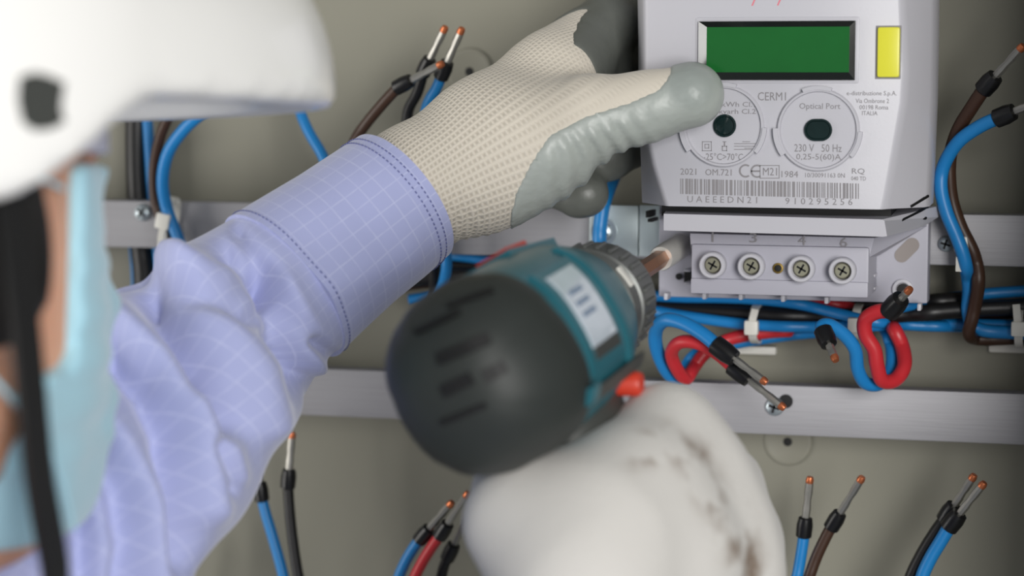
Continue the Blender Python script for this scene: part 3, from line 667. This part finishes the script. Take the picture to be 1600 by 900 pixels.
# label plate on the right flank
def flank(y): return .0372*(max(0, 1-(abs(y)/.0385)**2.5))**(1/2.5)
def flankpatch(name, y0, y1, z0, z1, lift, m, parent, ny=8, label=None, skew=0):
    V = []; Fc = []
    for i in range(ny+1):
        y = y0+(y1-y0)*i/ny
        for z, l in ((z0,-.002),(z0,lift),(z1,lift),(z1,-.002)):
            V.append(DL(flank(y)+l, y, z + skew*(y-y0)))
    for i in range(ny):
        for j in range(3): Fc.append((i*4+j, i*4+j+1, i*4+5+j, i*4+4+j))
    Fc += [(0,1,2,3),(ny*4+3,ny*4+2,ny*4+1,ny*4)]
    return sharp(mk(name, V, Fc, m, parent, label=label))
flankpatch('label_frame', -.021, .025, .016, .054, .0012, 'teal', drill)
plate = flankpatch('label_plate', -.017, .021, .021, .049, .0016, 'sticker', drill, label='glossy white and blue rating label')
flankpatch('label_stripe', -.017, -.012, .021, .049, .0019, 'softgrip', plate)
for k in range(3): flankpatch('label_stripe', .000+.005*k, .0022+.005*k, .026, .040, .0018, mat('label_blue_grey', (120,140,165), .4), plate, 3)
flankpatch('shoulder_rib', -.030, .030, .060, .064, .0012, 'teal', drill, 10)
flankpatch('lower_rib', -.031, -.026, .012, .075, .0022, 'softgrip', drill, 3)
flankpatch('bolt_recess', -.030, -.024, -.004+.012, .0155, .004, 'teal', drill, 3)
# top switch and lower direction button
surf_patch('gear_switch', [(-.006,.0370,.058),(.010,.0370,.058),(.010,.0360,.078),(-.006,.0360,.078)], 'orange', drill, .003, .006, 'red-orange gear switch')
surf_patch('switch_rail', [(-.014,.0375,.046),(.016,.0372,.046),(.016,.0325,.092),(-.014,.0325,.092)], 'teal', drill, .0016, .006)
dirb = c2w(E0 + r_*.022 + u_*-.031 + a_*.066)
lathe('direction_button', [(.0046,-.012),(.0046,.002),(.004,.0032),(.0001,.0036)], Vector(dirb), Vector(dirb)-Vector(DL(0,-.022,.066)), 'orange', drill, 20, 'red direction button')
# collar with grip ribs, chuck, bit and socket
col = loft('torque_collar', [(.110,.0230,.0230,0),(.1105,.0262,.0262,0),(.118,.0266,.0266,0),(.119,.0250,.0250,0),(.1215,.0250,.0250,0),(.1222,.0264,.0264,0),(.140,.0262,.0262,0),(.143,.0248,.0248,0),(.144,.012,.012,0)], 'gear', drill, n=72, ex=2.0)
for k in range(28):
    a = 2*math.pi*k/28; mt = Matrix([list(c2w(E0+v)-c2w(E0)) for v in (r_*math.cos(a)+u_*math.sin(a), -r_*math.sin(a)+u_*math.cos(a), a_)]).transposed().to_4x4()
    mt.translation = Vector(DL(.0262*math.cos(a), .0262*math.sin(a), .131)); bmobj('grip_rib', box_bm((-.001,-.0009,-.0055),(.0013,.0009,.0055),.0004,1,mt), 'gear', col)
for k in (0, 1):
    a = (.15, 1.35)[k]; mt = Matrix([list(c2w(E0+v)-c2w(E0)) for v in (r_*math.cos(a)+u_*math.sin(a), -r_*math.sin(a)+u_*math.cos(a), a_)]).transposed().to_4x4()
    mt.translation = Vector(DL(.0266*math.cos(a), .0266*math.sin(a), .114)); bmobj('setting_mark', box_bm((-.0005,-.0045,-.0016),(.0006,.0045,.0016),0,1,mt), 'nylon', col)
axw = Vector(c2w(E0+a_)-c2w(E0))
ch = lathe('chuck', [(.013,.138),(.0135,.146),(.0105,.155),(.008,.160),(.0055,.161)], Vector(DL(0,0,0)), axw, 'gear', drill, 32)
lathe('bit', [(.0040,.156),(.0040,TL-.024),(.0037,TL-.023)], Vector(DL(0,0,0)), axw, 'bit', drill, 6, 'bronze hexagonal driver bit')
tipz = TL - .001
lathe('socket', [(.0036,TL-.034),(.0052,TL-.034),(.0056,TL-.0325),(.0056,tipz),(.0040,tipz+.001)], Vector(DL(0,0,0)), axw, 'sock', drill, 24, 'silver socket on the driver bit')
# handle, trigger, battery
def hsec(t): return np.array((0,-.03,.058)) + t*np.array((0,-.115,-.012))
V = []; Fc = []; nh = 28
hs = [(0,.019,.030),(.15,.0175,.026),(.35,.0165,.022),(.6,.0165,.021),(.85,.0175,.023),(1.0,.022,.03),(1.05,.03,.045),(1.35,.031,.048),(1.38,.028,.045)]
for t, rx, rz in hs:
    c = hsec(t)
    for k in range(nh):
        a = 2*math.pi*k/nh; V.append(DL(c[0]+rx*math.cos(a), c[1], c[2]+rz*math.sin(a)))
for i in range(len(hs)-1):
    for k in range(nh): Fc.append((i*nh+k, i*nh+(k+1)%nh, (i+1)*nh+(k+1)%nh, (i+1)*nh+k))
Fc += [tuple(range(nh)), tuple((len(hs)-1)*nh+k for k in range(nh))]
sharp(mk('handle', V, Fc, 'softgrip', drill))
trg = hsec(.12); surf_patch('trigger', [(-.007,trg[1]+.008,trg[2]+.027),(.007,trg[1]+.008,trg[2]+.027),(.006,trg[1]-.022,trg[2]+.025),(-.006,trg[1]-.022,trg[2]+.025)], 'orange', drill, .006, .014, 'red trigger')

# ================================================================== PERSON
pbase = c2w(CFr(-150, 1700, .70)); person = empty('person', Vector(pbase), 'worker in white helmet, face mask and periwinkle shirt reaching to the meter', 'person')
def WF(px, py, Y): return w2c(np.array(P(px, py, Y)))
# ---- left glove (reaching): continuous hand
W0 = CFr(560,350,.945)
Lh = [ # wrist and palm mass
 (CFr(560,352,.945), CFr(648,292,.955), .0215, .0232), (CFr(648,292,.955), CFr(770,222,.968), .0232, .0262), (CFr(770,222,.968), CFr(868,128,.985), .0262, .020),
 (CFr(770,240,.968), CFr(868,172,.998), .024, .018), (CFr(868,128,.985), CFr(912,72,.998), .020, .0145)]
thumb = [(CFr(750,280,.957), CFr(850,222,.952), .021, .0205), (CFr(850,222,.952), CFr(925,180,.948), .0205, .0158), (CFr(925,180,.948), WF(1005,166,-.122), .0150, .0128), (WF(1005,166,-.122), WF(1080,148,-.1205), .0130, .0130)]
idx = [(CFr(905,82,.995), WF(948,38,-.064), .0145, .0128), (WF(948,38,-.064), WF(990,25,-.037), .0125, .0115), (WF(990,25,-.037), WF(1036,30,-.035), .0112, .0098)]
mid = [(CFr(890,135,1.005), WF(944,112,-.060), .0145, .0128), (WF(944,112,-.060), WF(990,112,-.037), .0122, .011), (WF(990,112,-.037), WF(1030,116,-.035), .011, .0095)]
rin = [(CFr(850,190,1.005), CFr(905,222,1.022), .0150, .0140), (CFr(905,222,1.022), WF(948,236,-.052), .0138, .0128), (WF(948,236,-.052), WF(985,228,-.040), .0122, .0100)]
pin_ = [(CFr(800,225,.998), CFr(868,282,1.018), .0140, .0115), (CFr(868,282,1.018), CFr(905,302,1.014), .0105, .0100), (CFr(905,302,1.014), CFr(916,303,1.012), .0100, .0095)]
tdir = thumb[3][1]-thumb[1][0]
coatline = [(790,420),(796,345),(806,300),(832,250),(858,212),(915,181),(983,161),(1030,140),(1046,118),(1052,60)]
coatpoly = coatline + [(1300,60),(1300,500),(790,500)]
idxpoly = [(925,118),(905,104),(893,80),(893,58),(905,30),(925,8),(950,-40),(1300,-200),(1300,160),(1000,135),(960,128)]
def lhand(p):
    d = rc(p, *Lh[0])
    for q in Lh[1:]: d = smin(d, rc(p, *q), .014)
    t = rc(p, *thumb[0])
    for q in thumb[1:]: t = smin(t, rc(p, *q), .008)
    d = smin(d, t, .016)
    for fg in (idx, mid, rin, pin_):
        g = rc(p, *fg[0])
        for q in fg[1:]: g = smin(g, rc(p, *q), .003)
        d = smin(d, g, .007)
    # creases at the thumb joints and cuff gathers near the wrist
    px = c2px(p); s = (px[:,0]-700)/400
    return d
def ruffle(p):
    px = c2px(p); t = (px[:,0]*.9 - px[:,1]*.25)
    band = np.exp(-((px[:,0]-935)/75)**2) * np.clip((px[:,1]-(430-px[:,0]*.262))/26, 0, 1) * (p[:,2] < .965)
    return -.0010*band*(1+np.sin(t*.235 + 2.2*np.sin(px[:,1]*.045))) 
def gath(p):
    px = c2px(p); b = np.clip((px[:,1]-250)/60, 0, 1)*np.exp(-((px[:,0]-715)/70)**2)
    return .0007*b*np.sin((px[:,0]*.95+px[:,1]*.30)*.42)
V, Fc = nets(lambda p: lhand(p) + gath(p), (-.075,-.005,.90), (.085,.17,1.07), .0017)
ax = CFr(900,110,.99)-CFr(600,320,.95); ax /= np.linalg.norm(ax); q1 = np.cross(ax, (0,0,1.)); q1 /= np.linalg.norm(q1); q2 = np.cross(ax, q1)
rel = V-CFr(600,320,.95); al = rel@ax; ang = np.arctan2(rel@q2, rel@q1)
pxs = c2px(V); fade = np.clip(1.15-np.clip((pxs[:,0]-700)/330, 0, 1), .25, 1)
curv = al + .006*np.cos(ang*1.0)
wv = np.stack([curv, ang*.026, fade], 1)
glove = mk('work_glove', c2w(V), Fc, 'knit', person, attrs={'weave': wv}, label='cream knit work glove with grey dipped fingers')
fix_normals(glove)
def coatreg(p):
    px = c2px(p); pd = np.minimum(polydist(px, coatline), 1e9)*K*p[:,2]
    ins = inpoly(px, coatpoly) & (p[:,2] < .99); a = np.where(ins, -pd, pd)
    ip = idxpoly; pd2 = polydist(px, ip[:7])*K*p[:,2]; b = np.where(inpoly(px, ip) & (p[:,2] > .968), -pd2, pd2)
    back = (.992 - p[:,2]) + .00012*(880-px[:,0])*(px[:,0]<880)
    thumbzone = (p[:,2] >= .972)
    return np.where(p[:,2] < np.where(px[:,0] > 960, 1.0, .975), a, 1.), np.minimum(b, back)
V, Fc = nets(lambda p: np.maximum(lhand(p) + gath(p) + ruffle(p) - .0007, coatreg(p)[0]), (-.06,-.005,.90), (.105,.17,1.07), .0015)
wn = np.clip(1.6*np.exp(-(np.linalg.norm((c2px(V)-np.array((1080,134)))*np.array((1,1.1)), axis=1)/36)**4), 0, 1)
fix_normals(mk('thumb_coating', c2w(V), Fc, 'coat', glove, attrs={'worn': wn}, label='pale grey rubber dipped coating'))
V, Fc = nets(lambda p: np.maximum(lhand(p) + gath(p) - .0006, coatreg(p)[1]), (-.06,-.005,.94), (.085,.17,1.07), .0017)
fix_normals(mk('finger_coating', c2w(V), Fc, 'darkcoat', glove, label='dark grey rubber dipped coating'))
# ---- left sleeve: lofted cloth with sculpted folds
cs = np.array([CFr(628,308,.952), CFr(540,374,.938), CFr(447,444,.924), CFr(380,503,.908), CFr(310,570,.888), CFr(240,650,.865), CFr(165,742,.842), CFr(60,890,.815), CFr(-60,1060,.81), CFr(-190,1260,.84), CFr(-330,1430,.885)])
hw = np.array([112,119,132,150,176,196,208,222,235,250,262])*K*cs[:,2]
def interp_loft(c0, c1, ns, nt, grow=0, dep=.82, tight=0):
    path = catmull(cs, 12); ker = np.hanning(15)[1:-1]; ker /= ker.sum(); path = np.stack([np.convolve(np.pad(path[:,i], 6, mode='reflect', reflect_type='odd'), ker, 'valid') for i in range(3)], 1); rad = np.interp(np.arange(len(path))/12, np.arange(len(hw)), hw)
    s = np.linspace(c0*12, c1*12, ns); C = np.stack([np.interp(s, np.arange(len(path)), path[:,i]) for i in range(3)], 1); Rr = np.interp(s, np.arange(len(path)), rad) + grow
    T = np.gradient(C, axis=0); T = np.stack([np.convolve(np.pad(T[:,i], 12, mode='edge'), np.ones(25)/25, 'valid') for i in range(3)], 1); T /= np.linalg.norm(T, axis=1)[:,None]
    Pn = np.cross(T, (0,0,1.)); Pn /= np.linalg.norm(Pn, axis=1)[:,None]; Q = np.cross(T, Pn)
    L = np.concatenate([[0], np.cumsum(np.linalg.norm(np.diff(C, axis=0), axis=1))])
    th = np.linspace(0, 2*math.pi, nt, endpoint=False)
    dp = (dep + tight*np.linspace(1,0,ns))[:,None,None]; Vv = C[:,None] + Rr[:,None,None]*(np.cos(th)[None,:,None]*Pn[:,None] + dp*np.sin(th)[None,:,None]*Q[:,None])
    No = np.cos(th)[None,:,None]*Pn[:,None] + np.sin(th)[None,:,None]*Q[:,None]
    uv = np.stack([np.repeat(L[:,None], nt, 1), th[None]*np.full((ns,1), float(Rr.mean())), np.zeros((ns,nt))], -1)
    Fa = [(i*nt+k, i*nt+(k+1)%nt, (i+1)*nt+(k+1)%nt, (i+1)*nt+k) for i in range(ns-1) for k in range(nt)]
    return Vv, No, uv, Fa, C, Rr
Vv, No, uv, Fa, C, Rr = interp_loft(2.0, 10, 260, 220)
pv = Vv.reshape(-1,3); nv = No.reshape(-1,3); pxs = c2px(pv)
front = np.clip(-nv[:,2]*1.6+.35, 0, 1)
folds = [ # polyline in the photo, depth (m, negative = groove), width px
 ([(405,425),(440,478),(468,540),(486,600)], -.0075, 15), ([(352,395),(392,412),(430,450)], -.004, 13), ([(372,360),(420,420),(470,500),(520,556)], -.002, 9),
 ([(225,455),(268,510),(310,575),(345,660)], -.0075, 17), ([(172,545),(225,600),(262,670),(280,760),(285,880)], -.0075, 20), ([(150,690),(190,760),(210,850),(205,920)], -.006, 20),
 ([(170,440),(240,430),(300,470),(380,500),(410,492)], -.0035, 14), ([(428,525),(458,565),(468,610)], -.005, 14), ([(500,540),(515,560),(525,575)], -.003, 8),
 ([(330,700),(350,745),(352,760)], -.003, 10), ([(290,430),(340,500),(400,580),(420,660)], .0045, 26), ([(190,510),(245,570),(300,680),(320,790)], .005, 26), ([(440,450),(478,520),(500,580)], .003, 16),
 ([(120,620),(180,690),(235,790),(250,900)], .004, 24), ([(255,405),(300,430),(350,440)], .003, 16), ([(95,700),(130,800),(140,900)], -.006, 20), ([(310,640),(350,700),(360,740)], .003, 18)]
disp = np.zeros(len(pv))
for pl, dep, wd in folds:
    d = polydist(pxs, pl); disp += 2.0*dep*np.exp(-(d/(1.3*wd))**2)
side = np.sin(uv.reshape(-1,3)[:,0]*95 + uv.reshape(-1,3)[:,1]*30)*.0022*(1-front)
tt = uv.reshape(-1,3)[:,0]; disp = disp*front + side*np.clip(tt/.05,0,1)
disp += -.0035*np.exp(-(tt/.004)**2)*0
pv = pv + nv*disp[:,None]
sleeve = mk('shirt_sleeve', c2w(pv), Fa, 'shirt', person, attrs={'weave': uv.reshape(-1,3)}, label='creased periwinkle ripstop shirt sleeve'); fix_normals(sleeve)
# cuff: doubled band that overlaps the sleeve end
Vv, No, uv, Fa, C, Rr = interp_loft(0.0, 2.06, 60, 180, .0012, .83, .13)
ns, nt = 60, 180
pv = Vv.copy(); th = np.linspace(0, 2*math.pi, nt, endpoint=False)
px2 = c2px(pv.reshape(-1,3)).reshape(ns,nt,2)
pv += No*(-.0018*np.exp(-(polydist(px2.reshape(-1,2), [(500,380),(560,350)])/40)**2)).reshape(ns,nt,1)
pv += No*(.002*np.exp(-(polydist(px2.reshape(-1,2), [(520,450),(640,400)])/30)**2)).reshape(ns,nt,1)
inner = pv - No*.0022
Vall = np.concatenate([pv.reshape(-1,3), inner.reshape(-1,3)]); N0 = ns*nt
Fa2 = list(Fa) + [tuple(i+N0 for i in f[::-1]) for f in Fa] + [(k, N0+k, N0+(k+1)%nt, (k+1)%nt) for k in range(nt)] + [((ns-1)*nt+(k+1)%nt, N0+(ns-1)*nt+(k+1)%nt, N0+(ns-1)*nt+k, (ns-1)*nt+k) for k in range(nt)]
cuff = mk('cuff', c2w(Vall), Fa2, 'shirt', sleeve, attrs={'weave': np.concatenate([uv.reshape(-1,3)]*2)}); fix_normals(cuff); sharp(cuff, 60)
for row in (56, 4, 7):
    ringp = pv[row] + No[row]*.0003; segV = []; segF = []
    for k in range(0, nt, 2):
        V_, F_ = tube_vf(c2w(np.array([ringp[k], ringp[(k+1)%nt]])) , .00028, 5); o_ = len(segV); segV += list(V_); segF += [tuple(i+o_ for i in f) for f in F_]
    mk('stitching', np.array(segV), segF, 'thread', sleeve)
# ---- right glove (holding the drill)
MI, MM, MRi, MP = CFr(1042,676,.838), CFr(1098,748,.840), CFr(1135,835,.840), CFr(1150,915,.838)
WR = CFr(885,1090,.775)
def rhand(p):
    d = rc(p, WR, CFr(930,830,.800), .028, .026)
    for q in ((CFr(930,830,.800), MI, .026, .0150), (CFr(935,840,.802), MM, .025, .0150), (CFr(940,880,.802), MRi, .025, .0150), (CFr(930,950,.795), MP, .025, .0140),
              (CFr(1000,760,.815), CFr(1060,870,.815), .020, .020)): d = smin(d, rc(p, *q), .016)
    t = smin(rc(p, CFr(890,900,.785), CFr(815,815,.800), .024, .0195), rc(p, CFr(815,815,.800), CFr(800,770,.835), .0185, .0145), .008)
    t = smin(t, rc(p, CFr(800,770,.835), CFr(850,745,.870), .0140, .0115), .004)
    d = smin(d, t, .014)
    fi = [(MI, CFr(1066,662,.872), .0150, .0128), (CFr(1066,662,.872), CFr(1050,650,.902), .0125, .0115), (CFr(1050,650,.902), CFr(1010,665,.918), .0112, .0095)]
    fm = [(MM, CFr(1138,752,.880), .0150, .0128), (CFr(1138,752,.880), CFr(1085,748,.906), .0125, .0115), (CFr(1085,748,.906), CFr(1035,742,.892), .0112, .0095)]
    fr_ = [(MRi, CFr(1170,838,.880), .0150, .0125), (CFr(1170,838,.880), CFr(1118,835,.905), .0125, .0112), (CFr(1118,835,.905), CFr(1068,828,.890), .011, .0092)]
    fp = [(MP, CFr(1178,918,.876), .0138, .0115), (CFr(1178,918,.876), CFr(1130,915,.896), .0112, .0102), (CFr(1130,915,.896), CFr(1090,908,.884), .0100, .0085)]
    for f in (fi, fm, fr_, fp):
        g = rc(p, *f[0])
        for q in f[1:]: g = smin(g, rc(p, *q), .003)
        d = smin(d, g, .015)
    return d
V, Fc = nets(rhand, (-.04,-.19,.73), (.125,-.02,.945), .0022)
pxs = c2px(V)
dirt = np.clip(np.exp(-(polydist(pxs, [(1000,705),(1045,690),(1085,720),(1110,765),(1150,830),(1175,900)])/26)**2)*1.3 + np.exp(-(np.linalg.norm(pxs-np.array((1010,705)),axis=1)/20)**2), 0, 1)*(V[:,2] < .85)
g2 = mk('work_glove', c2w(V), Fc, 'dglove', person, attrs={'dirt': dirt}, label='white work glove with dirt-stained knuckles gripping the drill'); fix_normals(g2)
# ---- head frame
HC = CFr(-272, 335, .70)
hf = np.array((.52,.05,.85)); hf /= np.linalg.norm(hf); hu = np.array((0.0,1.,0)); hu -= hf*(hu@hf); hu /= np.linalg.norm(hu)
hl = np.cross(hf, hu); hl = hl if hl[0] < 0 else -hl
HB = np.array([hf, hl, hu])
def h2c(p): return np.asarray(p) @ HB + HC
def c2h(p): return (p-HC) @ HB.T
def headf(q, hair=False):
    d = ell(q, (-.012,0,.030), (.098,.074,.095))
    d = smin(d, ell(q, (.030,0,-.035), (.062,.058,.080)), .022)
    d = smin(d, rc(q, np.array((.045,0,-.088)), np.array((.058,0,-.092)), .030, .022), .02)
    for s in (-1,1): d = smin(d, rc(q, np.array((-.005,s*.052,-.055)), np.array((.045,s*.024,-.092)), .022, .018), .02)
    d = smin(d, rc(q, np.array((.088,0,.004)), np.array((.106,0,-.034)), .008, .0135), .010)
    d = smin(d, rc(q, np.array((.080,-.03,.022)), np.array((.080,.03,.022)), .010, .010), .012)
    for s in (-1,1): d = smax(d, -(np.linalg.norm(q-np.array((.092,s*.031,.002)), axis=1)-.014), .008)
    d = smin(d, rc(q, np.array((.088,-.018,-.066)), np.array((.088,.018,-.066)), .007, .007), .006)
    for s in (-1,1):
        e = ell(q, (-.012,s*.077,-.012), (.019,.009,.032)); e = smax(e, -ell(q, (-.006,s*.086,-.010), (.010,.007,.018)), .003); d = smin(d, e, .006)
    d = smin(d, rc(q, np.array((-.025,0,-.05)), np.array((-.055,0,-.20)), .050, .055), .02)
    d = smin(d, rc(q, np.array((-.055,-.10,-.225)), np.array((-.055,.10,-.225)), .045, .045), .04)
    return d
V, Fc = nets(headf, (-.125,-.16,-.28), (.13,.16,.135), .0034)
body_ = mk('body', c2w(h2c(V)), Fc, 'skin', person, label='skin of the head and neck'); fix_normals(body_)
for s in (-1,1):
    ec = h2c(np.array((.0705,s*.030,.002)))
    ey = lathe('eye', [(.012*math.sin(a), -.012*math.cos(a)) for a in np.linspace(.02, math.pi-.02, 14)], Vector(c2w(ec)), Vector(c2w(ec+hf)-c2w(ec)), 'eyewhite', body_, 20)
    lathe('iris', [(.0055,.0105),(.005,.0118),(.0001,.0124)], Vector(c2w(ec)), Vector(c2w(ec+hf)-c2w(ec)), 'iris', body_, 16)
def hairf(q):
    d = headf(q) - .005
    reg = np.maximum(q[:,0]-.022, -.040-q[:,2]+.6*np.maximum(0,q[:,0]+.01))
    reg = np.maximum(reg, np.where(np.abs(q[:,1]) > .04, (q[:,0]-.012) , -1))
    return smax(d, reg, .006)
V, Fc = nets(hairf, (-.125,-.1,-.07), (.04,.1,.14), .0036)
fix_normals(mk('hair', c2w(h2c(V)), Fc, 'hair', person))
# ---- face mask with pleats and ear loops
def maskf(q):
    d = np.minimum(headf(q), rc(q, np.array((.075,0,-.005)), np.array((.085,0,-.085)), .030, .032)) 
    d = smin(headf(q), rc(q, np.array((.070,0,-.01)), np.array((.074,0,-.085)), .027, .027), .02) - .0045
    d = d + .0009*np.sin((q[:,2])*420)*(np.abs(q[:,2]+.045) < .035)
    tz = np.clip((-.046-q[:,2])/.016, 0, 1); reg = smax(.043 - .080*tz*tz*(3-2*tz) - q[:,0], np.abs(q[:,2]+.046)-.060, .008)
    return smax(d, reg, .003)
V, Fc = nets(maskf, (.0,-.09,-.135), (.135,.09,.03), .0030)
msk = mk('face_mask', c2w(h2c(V)), Fc, 'mask', person, label='pale blue pleated face mask'); fix_normals(msk)
for s in (-1,1):
    for z0, z1 in ((.006,.012),(-.098,-.040)):
        pts = [np.array(p) for p in ((.034,s*.066,z0),(.014,s*.078,(z0*.6+z1*.4)),(-.006,s*.084,(z0*.3+z1*.7)),(-.026,s*.084,z1))]
        tube('ear_loop', c2w(h2c(catmull(pts, 6))), .0009, 'mask', msk, 8)
# ---- helmet
def rimz(q):
    t = np.clip((q[:,0]+.040)/.066, 0, 1); return .002 + .030*t*t*(3-2*t)
def helmf(q):
    o = ell(q, (0,0,.040), (.147,.118,.128)); 
    pk = smax(ell(q, (.070,0,.040), (.128,.110,.085)), -(q[:,0]-.02), .02)     # flared peak
    o = smin(o, pk, .018)
    inn = ell(q, (-.002,0,.036), (.122,.100,.118)); inn = np.minimum(inn, ell(q, (.060,0,.030), (.112,.095,.018)))
    d = smax(o, -inn, .004)
    return smax(d, rimz(q)-q[:,2], .004)
V, Fc = nets(helmf, (-.155,-.125,-.005), (.205,.125,.175), .0034)
helm = mk('safety_helmet', c2w(h2c(V)), Fc, 'helmet', person, label='glossy white safety helmet with short peak'); fix_normals(helm)
ht = bvh(helm)
# accessory slot on the helmet's side
sp_, sn_ = hit(ht, 64, 160)
def slotpatch():
    pts = [(30,120),(52,113),(75,118),(100,130),(96,150),(94,170),(100,190),(78,202),(52,204),(34,190),(27,155)]
    V = []; ok = []
    for x, y in pts:
        h, nr = hit(ht, x, y); V.append(h)
    c, nc = hit(ht, 62, 160); n = len(V)
    V2 = [v - nc*.003 for v in V] + [v + nc*.0006 for v in V]
    Fc = [tuple(range(n))[::-1]] + [(i,(i+1)%n,n+(i+1)%n,n+i) for i in range(n)]
    V2.append(c + nc*.0004); Fc += [(n+i, n+(i+1)%n, 2*n) for i in range(n)]
    sharp(mk('accessory_slot', V2, Fc, 'softgrip', helm, label='dark oval accessory slot'))
slotpatch()
# sweatband under the peak and black chin strap
sb = [np.array((.098*math.cos(a)-.008, .084*math.sin(a), .030)) for a in np.linspace(-1.25, 1.25, 24)]
sbw = c2w(h2c(np.array(sb))); nrm = np.array([c2w(h2c(np.array((math.cos(a),math.sin(a),0))))-c2w(HC) for a in np.linspace(-1.25,1.25,24)])
strap('sweatband', sbw, nrm, .026, .003, 'visorband', helm)
for s in (-1, 1):
    pts = [np.array(p) for p in ((-.020,s*.094,.020),(-.016,s*.096,-.03),(-.008,s*.092,-.075),(.012,s*.078,-.115),(.030,s*.045,-.135),(.036,0,-.142))]
    cw = c2w(h2c(catmull(pts, 8))); nn = np.array([c2w(h2c(np.array((.01,p[1]*1.0+(.0001 if p[1]>=0 else -.0001),-.01))))-c2w(HC) for p in catmull(pts, 8)]); nn[-1] = nn[-2]
    strap('chin_strap', cw, nn, .011, .0022, 'strap', helm)
# ---- shirt body and right sleeve
LS = np.asarray(cs[-1]); RS = np.array((-.07,-.215,.545)); NB = h2c(np.array((-.055,0,-.225)))
RE = np.array((.06,-.40,.60))
def shirtf(p):
    d = smin(rc(p, LS, NB+np.array((0,-.03,0)), .070, .075), rc(p, RS, NB+np.array((0,-.03,0)), .065, .075), .04)
    ch = NB + np.array((-.02,-.28,0.0)); d = smin(d, rc(p, ch, NB+np.array((-.02,-.10,0)), .15, .11), .08)
    d = smin(d, rc(p, RS, RE, .062, .052), .04); d = smin(d, rc(p, RE, WR+np.array((-.004,-.03,-.02)), .052, .036), .03)
    d = smin(d, rc(p, NB, h2c(np.array((-.048,0,-.150))), .075, .064), .02)
    hole = rc(p, NB+np.array((.0,.0,0)), h2c(np.array((-.04,0,-.05))), .052, .060)
    return smax(d, -hole, .01)
V, Fc = nets(shirtf, (-.48,-.72,.42), (.16,-.10,1.0), .0075)
sh = mk('shirt', c2w(V), Fc, 'shirt', person, attrs={'weave': np.zeros_like(V)}, label='periwinkle shirt body'); fix_normals(sh)
